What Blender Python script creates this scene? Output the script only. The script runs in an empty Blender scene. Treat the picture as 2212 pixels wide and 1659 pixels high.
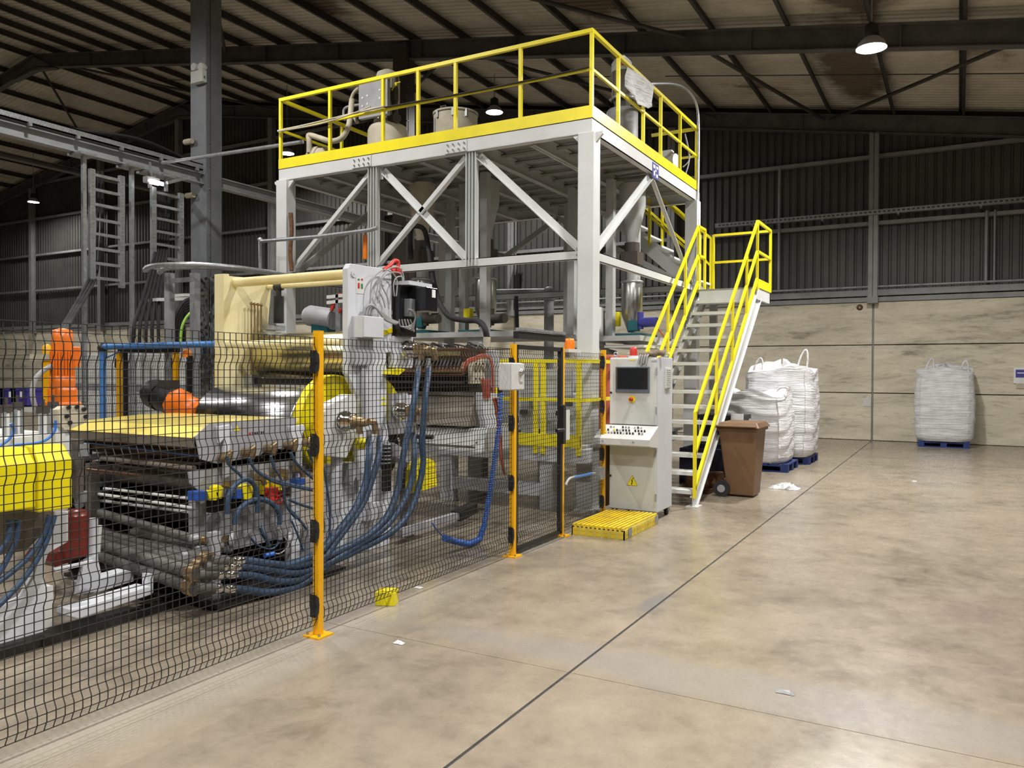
import bpy, bmesh, math, random
from mathutils import Vector, Matrix
random.seed(7)
S = bpy.context.scene
COL = S.collection
pi = math.pi

# ------------------------------------------------------------------ camera
FPX, YAW, PITCH, ROLL, EYE = 1720.0, 0.5112, -0.01487, 0.0041, 1.74
_f = Vector((-math.sin(YAW) * math.cos(PITCH), math.cos(YAW) * math.cos(PITCH), math.sin(PITCH)))
_r0 = Vector((math.cos(YAW), math.sin(YAW), 0)); _u0 = _r0.cross(_f)
_r = _r0 * math.cos(ROLL) + _u0 * math.sin(ROLL); _u = _u0 * math.cos(ROLL) - _r0 * math.sin(ROLL)
cam = bpy.data.cameras.new('camera'); camo = bpy.data.objects.new('camera', cam); COL.objects.link(camo)
cam.sensor_width = 36; cam.lens = 36 * FPX / 2212; cam.clip_start = 0.05; cam.clip_end = 300
camo.matrix_world = Matrix(((_r.x, _u.x, -_f.x, 0), (_r.y, _u.y, -_f.y, 0), (_r.z, _u.z, -_f.z, EYE), (0, 0, 0, 1)))
S.camera = camo

# ------------------------------------------------------------------ world, lamps, exposure
S.view_settings.view_transform = 'Standard'; S.view_settings.look = 'None'
S.view_settings.gamma = 1; S.view_settings.use_curve_mapping = False
S.view_settings.exposure = 0.14
w = bpy.data.worlds.new('night'); S.world = w; w.use_nodes = True
w.node_tree.nodes['Background'].inputs[0].default_value = (0.5, 0.5, 0.55, 1)
w.node_tree.nodes['Background'].inputs[1].default_value = 0.02
LAMP_W = 300.0
# high-bay lamps of the hall, rows across, bays deep (four in view), plus some added for brightness
LAMPS = [(-1.3, 8.0, 7.2), (-1.3, 1.6, 7.2), (5.6, 15.0, 6.3), (5.6, 5.0, 6.3), (-8.6, 6.4, 8.8), (-8.6, -0.4, 8.8), (-1.3, -4.8, 7.2),  # last of this row is added behind the camera to light front faces
         (-17.0, 4.5, 9.2), (-8.6, -6.0, 8.8), (-1.29, 14.14, 7.0), (-11.25, 19.0, 8.9), (-19.9, 19.86, 9.1), (-36.4, 20.8, 9.3), (-26.0, 8.0, 9.4), (-35.0, 12.0, 9.4)]  # second added behind the camera for front faces, last pair for the left roof
LAMP_LIGHTS = []
for i, (x, y, z) in enumerate(LAMPS):
    L = bpy.data.lights.new('high_bay_light', 'AREA'); L.shape = 'DISK'; L.size = 0.40; L.spread = 2.9
    L.energy = LAMP_W * {12: .6, 9: 1.7, 2: .5, 13: 1.5, 14: 1.5}.get(i, 1); L.color = (1.0, 0.985, 0.955)
    o = bpy.data.objects.new('high_bay_light', L); COL.objects.link(o); o.location = (x, y, z - 0.012); LAMP_LIGHTS.append(o)

# ------------------------------------------------------------------ helpers
def at(px, py, X=None, Y=None, Z=None):
    """world point seen at a pixel of the 2212x1659 photograph, at a known plane of the hall"""
    d = _r * ((px - 1106) / FPX) + _u * (-(py - 829.5) / FPX) + _f
    t = X / d.x if X is not None else (Y / d.y if Y is not None else (Z - EYE) / d.z)
    return Vector((d.x * t, d.y * t, EYE + d.z * t))

class MB:
    def __init__(s): s.v = []; s.f = []; s.sm = []
    def add(s, vs, fs, smooth=False):
        o = len(s.v); s.v += [tuple(v) for v in vs]; s.f += [[i + o for i in f] for f in fs]; s.sm += [smooth] * len(fs); return s
    def box(s, a, b):
        x0, y0, z0 = [min(p, q) for p, q in zip(a, b)]; x1, y1, z1 = [max(p, q) for p, q in zip(a, b)]
        return s.add([(x0, y0, z0), (x1, y0, z0), (x1, y1, z0), (x0, y1, z0), (x0, y0, z1), (x1, y0, z1), (x1, y1, z1), (x0, y1, z1)],
                     [(0, 3, 2, 1), (4, 5, 6, 7), (0, 1, 5, 4), (1, 2, 6, 5), (2, 3, 7, 6), (3, 0, 4, 7)])
    def cbox(s, c, d): return s.box([p - q / 2 for p, q in zip(c, d)], [p + q / 2 for p, q in zip(c, d)])
    def rbox(s, c, d, R):
        h = [q / 2 for q in d]; c = Vector(c); vs = []
        for z in (-1, 1):
            for x, y in ((-1, -1), (1, -1), (1, 1), (-1, 1)): vs.append(c + R @ Vector((x * h[0], y * h[1], z * h[2])))
        return s.add(vs, [(0, 3, 2, 1), (4, 5, 6, 7), (0, 1, 5, 4), (1, 2, 6, 5), (2, 3, 7, 6), (3, 0, 4, 7)])
    def frame(s, p, q, up=(0, 0, 1)):
        p = Vector(p); q = Vector(q); d = (q - p).normalized(); up = Vector(up)
        if abs(d.dot(up)) > .98: up = Vector((0, 1, 0))
        a = d.cross(up).normalized(); b = a.cross(d).normalized(); return p, q, d, a, b
    def bar(s, p, q, w, h, up=(0, 0, 1)):
        p, q, d, a, b = s.frame(p, q, up); a = a * (w / 2); b = b * (h / 2)
        vs = [p - a - b, p + a - b, p + a + b, p - a + b, q - a - b, q + a - b, q + a + b, q - a + b]
        return s.add(vs, [(0, 1, 2, 3), (7, 6, 5, 4), (0, 4, 5, 1), (1, 5, 6, 2), (2, 6, 7, 3), (3, 7, 4, 0)])
    def chan(s, p, q, w, h, t=.01, up=(0, 0, 1), side=1):
        """C channel: web on one side, two flanges"""
        p, q, d, a, b = s.frame(p, q, up)
        s.bar(p + a * side * (w / 2 - t / 2), q + a * side * (w / 2 - t / 2), t, h, up)
        s.bar(p + b * (h / 2 - t / 2), q + b * (h / 2 - t / 2), w, t, up); s.bar(p - b * (h / 2 - t / 2), q - b * (h / 2 - t / 2), w, t, up)
        return s
    def ibeam(s, p, q, w, h, tw=.012, tf=.018, up=(0, 0, 1)):
        p, q, d, a, b = s.frame(p, q, up)
        s.bar(p, q, tw, h, up); s.bar(p + b * (h / 2 - tf / 2), q + b * (h / 2 - tf / 2), w, tf, up); s.bar(p - b * (h / 2 - tf / 2), q - b * (h / 2 - tf / 2), w, tf, up)
        return s
    def angle(s, p, q, w, t=.008, up=(0, 0, 1), sx=1, sz=1):
        p, q, d, a, b = s.frame(p, q, up)
        s.bar(p, q, w, t, up); s.bar(p + a * sx * (w / 2 - t / 2) - b * sz * (w / 2 - t / 2), q + a * sx * (w / 2 - t / 2) - b * sz * (w / 2 - t / 2), t, w, up); return s
    def cyl(s, p, q, r, n=12, r2=None, cap=True):
        p, q, d, a, b = s.frame(p, q); r2 = r if r2 is None else r2; vs = []
        for c, rr in ((p, r), (q, r2)):
            for i in range(n):
                t = 2 * pi * i / n; vs.append(c + a * (rr * math.cos(t)) + b * (rr * math.sin(t)))
        s.add(vs, [(i, (i + 1) % n, n + (i + 1) % n, n + i) for i in range(n)], True)
        if cap: s.add(vs, [tuple(range(n - 1, -1, -1)), tuple(range(n, 2 * n))])
        return s
    def lathe(s, c, prof, n=20, axis=(0, 0, 1), cap=True):
        """prof: (radius, height along axis)"""
        ax = Vector(axis).normalized(); c = Vector(c); ref = Vector((0, 0, 1)) if abs(ax.z) < .9 else Vector((1, 0, 0))
        a = ax.cross(ref).normalized(); b = ax.cross(a); vs = []
        for r, h in prof:
            for i in range(n):
                t = 2 * pi * i / n; vs.append(c + ax * h + a * (r * math.cos(t)) + b * (r * math.sin(t)))
        m = len(prof)
        s.add(vs, [(k * n + i, k * n + (i + 1) % n, (k + 1) * n + (i + 1) % n, (k + 1) * n + i) for k in range(m - 1) for i in range(n)], True)
        if cap: s.add(vs, [tuple(range(n)), tuple(range((m - 1) * n, m * n))])
        return s
    def tube(s, pts, r, n=8, sub=6, closed=False, smooth=True, cap=True):
        pts = [Vector(p) for p in pts]
        if sub > 1 and len(pts) > 2:
            P = [pts[0]] + pts + [pts[-1]]; out = []
            for i in range(1, len(P) - 2):
                a, b, c, d = P[i - 1], P[i], P[i + 1], P[i + 2]
                for k in range(sub):
                    t = k / sub
                    out.append(.5 * ((2 * b) + (c - a) * t + (2 * a - 5 * b + 4 * c - d) * t * t + (3 * b - a - 3 * c + d) * t ** 3))
            out.append(pts[-1]); pts = out
        m = len(pts); nrm = None; vs = []
        for i, p in enumerate(pts):
            d = (pts[min(i + 1, m - 1)] - pts[max(i - 1, 0)])
            d = d.normalized() if d.length > 1e-9 else Vector((0, 0, 1))
            if nrm is None:
                ref = Vector((0, 0, 1)) if abs(d.z) < .9 else Vector((1, 0, 0)); nrm = d.cross(ref).normalized()
            nrm = (nrm - d * nrm.dot(d)).normalized(); b = d.cross(nrm)
            for k in range(n):
                t = 2 * pi * (k + .5) / n; vs.append(p + nrm * (r * math.cos(t)) + b * (r * math.sin(t)))
        s.add(vs, [(i * n + k, i * n + (k + 1) % n, (i + 1) * n + (k + 1) % n, (i + 1) * n + k) for i in range(m - 1) for k in range(n)], smooth)
        if cap: s.add(vs, [tuple(range(n - 1, -1, -1)), tuple(range((m - 1) * n, m * n))])
        return s
    def prism(s, poly, ax, a, b):
        """poly in the two other axes (order x,y,z without ax), extruded along ax from a to b"""
        def mk(u, v, t): return (t, u, v) if ax == 0 else ((u, t, v) if ax == 1 else (u, v, t))
        n = len(poly); vs = [mk(u, v, a) for u, v in poly] + [mk(u, v, b) for u, v in poly]
        return s.add(vs, [tuple(range(n)), tuple(range(2 * n - 1, n - 1, -1))] + [(i, i + n, (i + 1) % n + n, (i + 1) % n) for i in range(n)])
    def sphere(s, c, r, n=12, m=8, sz=1):
        prof = [(max(r * math.sin(pi * k / m), 1e-4), -r * sz * math.cos(pi * k / m)) for k in range(m + 1)]
        return s.lathe(c, prof, n, cap=False)
    def mesh(s, name):
        me = bpy.data.meshes.new(name); me.from_pydata(s.v, [], s.f)
        me.polygons.foreach_set('use_smooth', s.sm); me.update()
        bm = bmesh.new(); bm.from_mesh(me); bmesh.ops.recalc_face_normals(bm, faces=bm.faces); bm.to_mesh(me); bm.free()
        return me

def thing(name, label, cat, loc=(0, 0, 0), group=None, kind=None):
    o = bpy.data.objects.new(name, None); COL.objects.link(o); o.location = loc; o.empty_display_size = .1
    if label: o['label'] = label
    if cat: o['category'] = cat
    if group: o['group'] = group
    if kind: o['kind'] = kind
    return o
def base_of(o):
    p = Vector((0, 0, 0))
    while o is not None: p += o.location; o = o.parent
    return p
def part(name, mb, mat, parent, bevel=0, label=None, kind=None):
    me = mb.mesh(name) if isinstance(mb, MB) else mb
    if isinstance(mb, MB) and mat: me.materials.append(M[mat])
    o = bpy.data.objects.new(name, me); COL.objects.link(o); o.parent = parent
    if parent is not None:
        o.matrix_parent_inverse = Matrix.Translation(-base_of(parent)) if parent.type == 'EMPTY' else Matrix.Identity(4)
    if bevel:
        b = o.modifiers.new('bevel', 'BEVEL'); b.width = bevel; b.segments = 2; b.limit_method = 'ANGLE'
    if label: o['label'] = label
    if kind: o['kind'] = kind
    return o
def single(name, mb, mat, label, cat, group=None, bevel=0, kind=None):
    o = part(name, mb, mat, None, bevel)
    if label: o['label'] = label
    if cat: o['category'] = cat
    if group: o['group'] = group
    if kind: o['kind'] = kind
    return o
def struct(name, mb, mat, label=None):
    o = part(name, mb, mat, None); o['kind'] = 'structure'
    if label: o['label'] = label
    return o

# ------------------------------------------------------------------ materials
M = {}
def nodes(name):
    m = bpy.data.materials.new(name); m.use_nodes = True; M[name] = m
    nt = m.node_tree; return m, nt, nt.nodes['Principled BSDF']
def N(nt, t, **kw):
    n = nt.nodes.new(t)
    for k, v in kw.items():
        if isinstance(k, str) and hasattr(n, k): setattr(n, k, v)
    return n
def paint(name, col, rough=.45, metal=0., var=.12, scale=3., dirt=None, dirt_amt=.35, bump=0., spec=.5, coat=0.):
    m, nt, b = nodes(name)
    tc = N(nt, 'ShaderNodeTexCoord'); no = N(nt, 'ShaderNodeTexNoise'); no.inputs['Scale'].default_value = scale; no.inputs['Detail'].default_value = 6; no.inputs['Roughness'].default_value = .65
    nt.links.new(tc.outputs['Object'], no.inputs['Vector'])
    cr = N(nt, 'ShaderNodeValToRGB'); e = cr.color_ramp.elements
    d = dirt if dirt else [c * (1 - var * 2) for c in col]
    e[0].position = .30; e[0].color = (*[c * (1 - dirt_amt) + q * dirt_amt for c, q in zip(col, d)], 1) if dirt else (*d, 1)
    e[1].position = .62; e[1].color = (*[min(1, c * (1 + var * .4)) for c in col], 1)
    nt.links.new(no.outputs[0], cr.inputs[0]); nt.links.new(cr.outputs[0], b.inputs['Base Color'])
    b.inputs['Roughness'].default_value = rough; b.inputs['Metallic'].default_value = metal
    b.inputs['Specular IOR Level'].default_value = spec; b.inputs['Coat Weight'].default_value = coat
    if bump:
        bp = N(nt, 'ShaderNodeBump'); bp.inputs['Strength'].default_value = bump; bp.inputs['Distance'].default_value = .01
        n2 = N(nt, 'ShaderNodeTexNoise'); n2.inputs['Scale'].default_value = scale * 12; nt.links.new(tc.outputs['Object'], n2.inputs['Vector'])
        nt.links.new(n2.outputs[0], bp.inputs['Height']); nt.links.new(bp.outputs[0], b.inputs['Normal'])
    return m
def emit(name, col, strength):
    m, nt, b = nodes(name); b.inputs['Base Color'].default_value = (*col, 1); b.inputs['Emission Color'].default_value = (*col, 1); b.inputs['Emission Strength'].default_value = strength
emit('lamp_glow', (1, .97, .93), 60)
emit('spot_glow', (1, .97, .93), 14)
paint('white_paint', (.60, .62, .66), .42, var=.05)
paint('mezz_white', (.60, .615, .615), .45, var=.07, dirt=(.40, .37, .30), dirt_amt=.3, scale=1.2)
paint('grey_paint', (.42, .43, .42), .5, var=.08)
paint('cab_grey', (.60, .61, .58), .45, var=.04)
paint('cab_side', (.58, .59, .62), .5, var=.04)
paint('light_plastic', (.62, .62, .60), .5, var=.03)
paint('yellow', (.86, .73, .012), .38, var=.06)
paint('mach_yellow', (.80, .68, .0), .35, var=.05, coat=.2)
paint('pale_yellow', (.88, .72, .17), .25, var=.03, coat=.5)
paint('cream_plate', (.78, .71, .44), .45, var=.08, dirt=(.60, .42, .06), dirt_amt=.75, scale=.9)
paint('fence_yellow', (.85, .42, .0), .4, var=.06)
paint('black', (.012, .012, .013), .45, var=.2)
paint('black_gloss', (.01, .01, .012), .2, var=.1)
paint('wire_black', (.02, .02, .02), .5, var=.2)
paint('rubber', (.02, .02, .02), .75, var=.2)
paint('galv', (.46, .48, .50), .42, .75, var=.16, scale=14)
paint('galv_dull', (.30, .31, .32), .5, .5, var=.16, scale=8)
paint('beam_grey', (.28, .29, .30), .5, var=.1)
paint('dark_steel', (.055, .05, .045), .6, .2, var=.25, dirt=(.10, .06, .035), dirt_amt=.5)
paint('rafter_steel', (.11, .108, .105), .6, .2, var=.2, scale=2)
paint('purlin_steel', (.05, .046, .043), .65, .2, var=.2)
paint('column_grey', (.17, .18, .195), .45, .1, var=.14, scale=1.5)
paint('gable_steel', (.25, .255, .25), .5, .1, var=.12)
paint('steel', (.50, .50, .49), .3, .9, var=.12, scale=9)
paint('chrome', (.72, .72, .72), .12, 1., var=.04)
paint('roll_steel', (.60, .61, .64), .2, 1., var=.04)
paint('roll_gold', (.66, .59, .32), .24, 1., var=.06)
paint('machine_grey', (.36, .36, .38), .5, .1, var=.1)
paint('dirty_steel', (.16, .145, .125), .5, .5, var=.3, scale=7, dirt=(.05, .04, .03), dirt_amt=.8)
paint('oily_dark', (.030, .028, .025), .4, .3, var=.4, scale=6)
paint('pipe_grey', (.115, .11, .10), .6, .1, var=.25, scale=8)
paint('brass', (.36, .26, .14), .38, .8, var=.3, scale=15, dirt=(.16, .10, .05), dirt_amt=.6)
paint('copper_dark', (.16, .085, .055), .33, .8, var=.3, scale=5)
paint('hose_blue', (.028, .062, .125), .5, var=.2, scale=8)
paint('air_blue', (.03, .14, .55), .4, var=.1)
paint('pipe_blue', (.06, .20, .50), .4, var=.1)
paint('bright_blue', (.02, .09, .42), .45, var=.1)
paint('crate_navy', (.008, .010, .035), .6, var=.2)
paint('crate_blue', (.035, .025, .20), .45, var=.1)
paint('orange', (.80, .17, .01), .38, var=.12)
paint('signal_orange', (.90, .22, .01), .3, var=.05)
paint('red', (.55, .03, .02), .4, var=.1)
paint('dark_red', (.16, .02, .012), .3, var=.2)
paint('wire_red', (.42, .09, .05), .6, var=.2)
paint('teal', (.01, .10, .12), .5, var=.15)
paint('sign_blue', (.05, .05, .28), .5, var=.1)
paint('green', (.02, .20, .07), .5, var=.1)
paint('cable_black', (.010, .010, .011), .75, var=.2)
paint('cable_grey', (.33, .33, .33), .5, var=.1)
paint('bin_brown', (.17, .092, .045), .5, var=.1, bump=.1)
paint('pallet_blue', (.012, .035, .17), .6, var=.2, scale=6)
paint('deck_grey', (.27, .27, .25), .6, var=.1)
paint('brown_cover', (.20, .175, .14), .5, .3, var=.12)
paint('rust', (.16, .07, .03), .8, var=.3, scale=20)
paint('screen_black', (.015, .017, .02), .12, var=.05)
paint('screen_frame', (.15, .18, .22), .4, .3, var=.05)
paint('card', (.26, .18, .11), .8, var=.15)
paint('glove', (.22, .17, .12), .9, var=.3, scale=20, bump=.4)
paint('paper', (.75, .75, .76), .8, var=.05)
paint('grate_yellow', (.80, .56, .01), .5, var=.15, scale=6, dirt=(.45, .33, .05), dirt_amt=.7)
paint('grate_side', (.62, .55, .12), .4, var=.1)
paint('insul', (.52, .47, .36), .7, var=.15)
paint('joint_grey', (.03, .029, .028), .8, var=.2, scale=9)
paint('wall_sheet', (.085, .082, .075), .55, .2, var=.16, scale=.8)

def mix_chain(nt, base, items):
    """items: (fac socket, colour)"""
    cur = base
    for fac, col in items:
        mx = N(nt, 'ShaderNodeMix', data_type='RGBA'); nt.links.new(fac, mx.inputs[0]); nt.links.new(cur, mx.inputs[6]); mx.inputs[7].default_value = (*col, 1); cur = mx.outputs[2]
    return cur
def ramp(nt, src, a, b, va=0., vb=1.):
    r = N(nt, 'ShaderNodeMapRange'); r.inputs[1].default_value = a; r.inputs[2].default_value = b; r.inputs[3].default_value = va; r.inputs[4].default_value = vb; nt.links.new(src, r.inputs[0]); return r.outputs[0]
def noise(nt, vec, sc, det=6, rough=.6, dist=0.):
    n = N(nt, 'ShaderNodeTexNoise'); n.inputs['Scale'].default_value = sc; n.inputs['Detail'].default_value = det; n.inputs['Roughness'].default_value = rough; n.inputs['Distortion'].default_value = dist
    nt.links.new(vec, n.inputs['Vector']); return n.outputs[0]
def mathn(nt, op, a, b=None):
    n = N(nt, 'ShaderNodeMath', operation=op)
    for i, q in enumerate((a, b)):
        if q is None: continue
        if isinstance(q, (int, float)): n.inputs[i].default_value = q
        else: nt.links.new(q, n.inputs[i])
    return n.outputs[0]
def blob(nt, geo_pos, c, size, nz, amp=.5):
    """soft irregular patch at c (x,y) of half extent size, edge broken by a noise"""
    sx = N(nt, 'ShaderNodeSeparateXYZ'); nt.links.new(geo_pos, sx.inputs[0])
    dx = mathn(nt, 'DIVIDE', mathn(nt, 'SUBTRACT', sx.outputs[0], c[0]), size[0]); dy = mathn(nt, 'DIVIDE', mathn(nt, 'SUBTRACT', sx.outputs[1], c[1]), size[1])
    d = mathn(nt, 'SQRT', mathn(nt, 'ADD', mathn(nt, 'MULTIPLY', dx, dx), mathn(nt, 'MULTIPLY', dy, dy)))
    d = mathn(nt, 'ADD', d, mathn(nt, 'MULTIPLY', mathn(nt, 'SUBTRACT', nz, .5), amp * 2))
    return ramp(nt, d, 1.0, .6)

def floor_mat():
    m, nt, b = nodes('floor_concrete')
    g = N(nt, 'ShaderNodeNewGeometry'); P = g.outputs['Position']
    n1 = noise(nt, P, .7, 9, .68, .4); n2 = noise(nt, P, 3.4, 9, .72, .3); n3 = noise(nt, P, 14, 6, .6); n4 = noise(nt, P, 60, 3, .5)
    cr = N(nt, 'ShaderNodeValToRGB'); e = cr.color_ramp.elements
    e[0].position = .33; e[0].color = (.135, .108, .080, 1); e[1].position = .66; e[1].color = (.355, .298, .222, 1)
    x = e.new(.49); x.color = (.268, .223, .166, 1)
    mixn = mathn(nt, 'ADD', mathn(nt, 'MULTIPLY', n1, .5), mathn(nt, 'MULTIPLY', n2, .5)); nt.links.new(mixn, cr.inputs[0])
    cur = cr.outputs[0]
    grey = (.285, .252, .224); pink = (.165, .112, .10); brown = (.11, .088, .062)
    band = blob(nt, P, (-.9, 4.46), (2.7, .30), n2, .7)
    band = mathn(nt, 'MULTIPLY', band, .75)
    patch = mathn(nt, 'MULTIPLY', blob(nt, P, (-2.0, 5.75), (.09, .33), n2, .3), .8)
    st = ramp(nt, n1, .47, .62, 0, .75); right = blob(nt, P, (.9, 6.3), (1.5, 1.8), n2, .5); st = mathn(nt, 'MULTIPLY', st, right)
    strip = blob(nt, P, (-3.6, 3.5), (.35, 2.2), n2, .3); strip = mathn(nt, 'MULTIPLY', strip, .5)
    spots = ramp(nt, n3, .66, .76, 0, .35)
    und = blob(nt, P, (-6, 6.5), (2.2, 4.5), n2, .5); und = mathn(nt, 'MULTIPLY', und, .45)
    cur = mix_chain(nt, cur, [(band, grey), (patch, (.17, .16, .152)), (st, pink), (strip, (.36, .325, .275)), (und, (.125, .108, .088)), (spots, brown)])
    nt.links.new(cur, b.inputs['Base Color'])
    rr = ramp(nt, mathn(nt, 'ADD', mathn(nt, 'MULTIPLY', n1, .6), mathn(nt, 'MULTIPLY', n3, .4)), .3, .7, .17, .36); nt.links.new(rr, b.inputs['Roughness'])
    b.inputs['Specular IOR Level'].default_value = .45
    bp = N(nt, 'ShaderNodeBump'); bp.inputs['Strength'].default_value = .12; bp.inputs['Distance'].default_value = .004
    nt.links.new(mathn(nt, 'ADD', n3, mathn(nt, 'MULTIPLY', n4, .4)), bp.inputs['Height']); nt.links.new(bp.outputs[0], b.inputs['Normal'])
floor_mat()
def concrete_wall():
    m, nt, b = nodes('wall_concrete')
    g = N(nt, 'ShaderNodeNewGeometry'); P = g.outputs['Position']
    mp = N(nt, 'ShaderNodeMapping'); mp.inputs['Scale'].default_value = (.55, 1, 2.6); nt.links.new(P, mp.inputs['Vector'])
    n1 = noise(nt, mp.outputs[0], .9, 9, .68, .4); n2 = noise(nt, mp.outputs[0], 3.2, 8, .7); n3 = noise(nt, P, 10, 6, .6)
    cr = N(nt, 'ShaderNodeValToRGB'); e = cr.color_ramp.elements
    e[0].position = .34; e[0].color = (.22, .195, .145, 1); e[1].position = .60; e[1].color = (.74, .68, .54, 1)
    x = e.new(.46); x.color = (.58, .53, .41, 1)
    nt.links.new(mathn(nt, 'ADD', mathn(nt, 'MULTIPLY', n1, .6), mathn(nt, 'MULTIPLY', n2, .4)), cr.inputs[0])
    pits = ramp(nt, n3, .64, .74, 0, .55); drip = ramp(nt, n2, .55, .66, 0, .55)
    cur = mix_chain(nt, cr.outputs[0], [(pits, (.28, .24, .18)), (drip, (.26, .225, .17))])
    nt.links.new(cur, b.inputs['Base Color']); b.inputs['Roughness'].default_value = .8
    bp = N(nt, 'ShaderNodeBump'); bp.inputs['Strength'].default_value = .4; bp.inputs['Distance'].default_value = .02; nt.links.new(n2, bp.inputs['Height']); nt.links.new(bp.outputs[0], b.inputs['Normal'])
concrete_wall()
def roof_mat():
    m, nt, b = nodes('roof_sheet')
    g = N(nt, 'ShaderNodeNewGeometry'); P = g.outputs['Position']
    n1 = noise(nt, P, .35, 7, .65, .5); n2 = noise(nt, P, 1.8, 7, .65)
    mp = N(nt, 'ShaderNodeMapping'); mp.inputs['Scale'].default_value = (.25, 2.2, 1); nt.links.new(P, mp.inputs['Vector']); n3 = noise(nt, mp.outputs[0], 1.3, 6, .6)
    cr = N(nt, 'ShaderNodeValToRGB'); e = cr.color_ramp.elements
    e[0].position = .3; e[0].color = (.42, .385, .31, 1); e[1].position = .7; e[1].color = (.58, .545, .46, 1); nt.links.new(n2, cr.inputs[0])
    rust = ramp(nt, n1, .60, .70, 0, .7); soot = ramp(nt, mathn(nt, 'ADD', mathn(nt, 'MULTIPLY', n1, .5), mathn(nt, 'MULTIPLY', n3, .5)), .60, .70, 0, .85)
    b1 = blob(nt, P, (-2.2, 19.3), (.85, 3.6), n2, .45); b2 = blob(nt, P, (-1.7, 14.6), (.9, 2.6), n2, .45); b3 = blob(nt, P, (-13.5, 13.5), (1.0, 2.4), n2, .5); b4 = blob(nt, P, (-6.8, 15.2), (.9, 1.2), n2, .5)
    bb = mathn(nt, 'MAXIMUM', mathn(nt, 'MAXIMUM', b1, b2), mathn(nt, 'MAXIMUM', b3, b4)); bb = mathn(nt, 'MULTIPLY', bb, .9)
    cur = mix_chain(nt, cr.outputs[0], [(rust, (.24, .15, .07)), (soot, (.10, .07, .05)), (bb, (.075, .042, .022))])
    nt.links.new(cur, b.inputs['Base Color']); b.inputs['Roughness'].default_value = .7
roof_mat()
def bag_mat():
    m, nt, b = nodes('bag_fabric')
    g = N(nt, 'ShaderNodeTexCoord'); P = g.outputs['Object']
    mp = N(nt, 'ShaderNodeMapping'); mp.inputs['Scale'].default_value = (1.2, 1.2, 14); nt.links.new(P, mp.inputs['Vector'])
    n1 = noise(nt, mp.outputs[0], 1.6, 6, .6, 1.2); n2 = noise(nt, P, 5, 5, .6)
    cr = N(nt, 'ShaderNodeValToRGB'); e = cr.color_ramp.elements; e[0].position = .3; e[0].color = (.60, .60, .60, 1); e[1].position = .65; e[1].color = (.76, .76, .78, 1); nt.links.new(n2, cr.inputs[0])
    nt.links.new(cr.outputs[0], b.inputs['Base Color']); b.inputs['Roughness'].default_value = .55; b.inputs['Sheen Weight'].default_value = .2
    bp = N(nt, 'ShaderNodeBump'); bp.inputs['Strength'].default_value = .75; bp.inputs['Distance'].default_value = .05; nt.links.new(n1, bp.inputs['Height']); nt.links.new(bp.outputs[0], b.inputs['Normal'])
bag_mat()

# ================================================================== THE HALL
XE0, XE1, Y0, YB, XR, SL = -50.0, 14.0, -9.0, 22.6, -28.5, .17
def rz(x): return 8.35 - SL * (x + 1.95) if x >= XR else rz(XR) - SL * (XR - x)      # top of the rafters
# ---- floor slabs with joints
b = MB().box((XE0, Y0, -.30), (XE1, YB + .3, -.02)); fl = struct('floor', b, 'dark_steel')
xs = [XE0, -38, -26, -20, -14, -8.0, -1.95, 4.1, XE1]; ys = [Y0, -2, 4.17, 10.3, 16.4, YB + .3]
for i in range(len(xs) - 1):
    for j in range(len(ys) - 1):
        gx0 = .009 if i and abs(xs[i] + 1.95) < .1 else .003; gx1 = .009 if abs(xs[i + 1] + 1.95) < .1 else .003
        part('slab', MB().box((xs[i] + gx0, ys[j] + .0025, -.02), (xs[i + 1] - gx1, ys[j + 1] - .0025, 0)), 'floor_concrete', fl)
part('joint_sealant', MB().box((-1.961, Y0, -.02), (-1.939, YB, -.003)), 'joint_grey', fl)
# ---- back gable wall: concrete panels, cladding sheets, rails, posts
wb = struct('wall_back', MB().box((XE0, YB + .16, -.1), (XE1, YB + .32, 13.2)), 'dark_steel')
px = [XE0, -44.7, -39.4, -34.0, -28.7, -23.3, -18.0, -12.6, -7.3, -1.95, 3.35, 8.7, XE1]; pz = [0, 1.237, 2.486, 3.60]
for i in range(len(px) - 1):
    for k in range(3):
        part('concrete_panel', MB().box((px[i] + .022, YB + random.uniform(-.008, .004), pz[k] + .010), (px[i + 1] - .022, YB + .17, pz[k + 1] - .012)), 'wall_concrete', wb, bevel=.012)
for i in range(1, len(px) - 1): part('joint_strip', MB().box((px[i] - .018, YB + .02, 0), (px[i] + .018, YB + .1, 3.6)), 'gable_steel', wb)
for i in range(len(px) - 1):                                   # trapezoid cladding, one sheet run per bay
    m = MB(); x = px[i]; n = int((px[i + 1] - x) / .2); st = (px[i + 1] - x) / n
    zt0 = lambda q: rz(q) + .12
    prof = []
    for k in range(n):
        q = x + k * st; prof += [(q, .10), (q + st * .62, .10), (q + st * .70, .145), (q + st * .92, .145)]
    prof.append((px[i + 1], .10)); vs = []
    for q, dy in prof: vs += [(q, YB + dy, 3.62), (q, YB + dy, zt0(q))]
    m.add(vs, [(2 * k, 2 * k + 2, 2 * k + 3, 2 * k + 1) for k in range(len(prof) - 1)])
    part('cladding_sheet', m, 'wall_sheet', wb)
for z, h, nm in ((3.83, .16, 'sheeting_rail'), (5.62, .10, 'sheeting_rail'), (7.34, .10, 'sheeting_rail'), (9.1, .10, 'sheeting_rail'), (10.8, .1, 'sheeting_rail')):
    for i in range(len(px) - 1):
        xa, xb = px[i] + .08, px[i + 1] - .08
        if rz(xa) < z + .5 and rz(xb) < z + .3: continue
        if rz(xb) < z + .3: xb = -1.95 - (z + .3 - 8.35) / SL
        part(nm, MB().chan((xa, YB - .02, z), (xb, YB - .02, z), .10, h, .012), 'gable_steel', wb)
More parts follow.
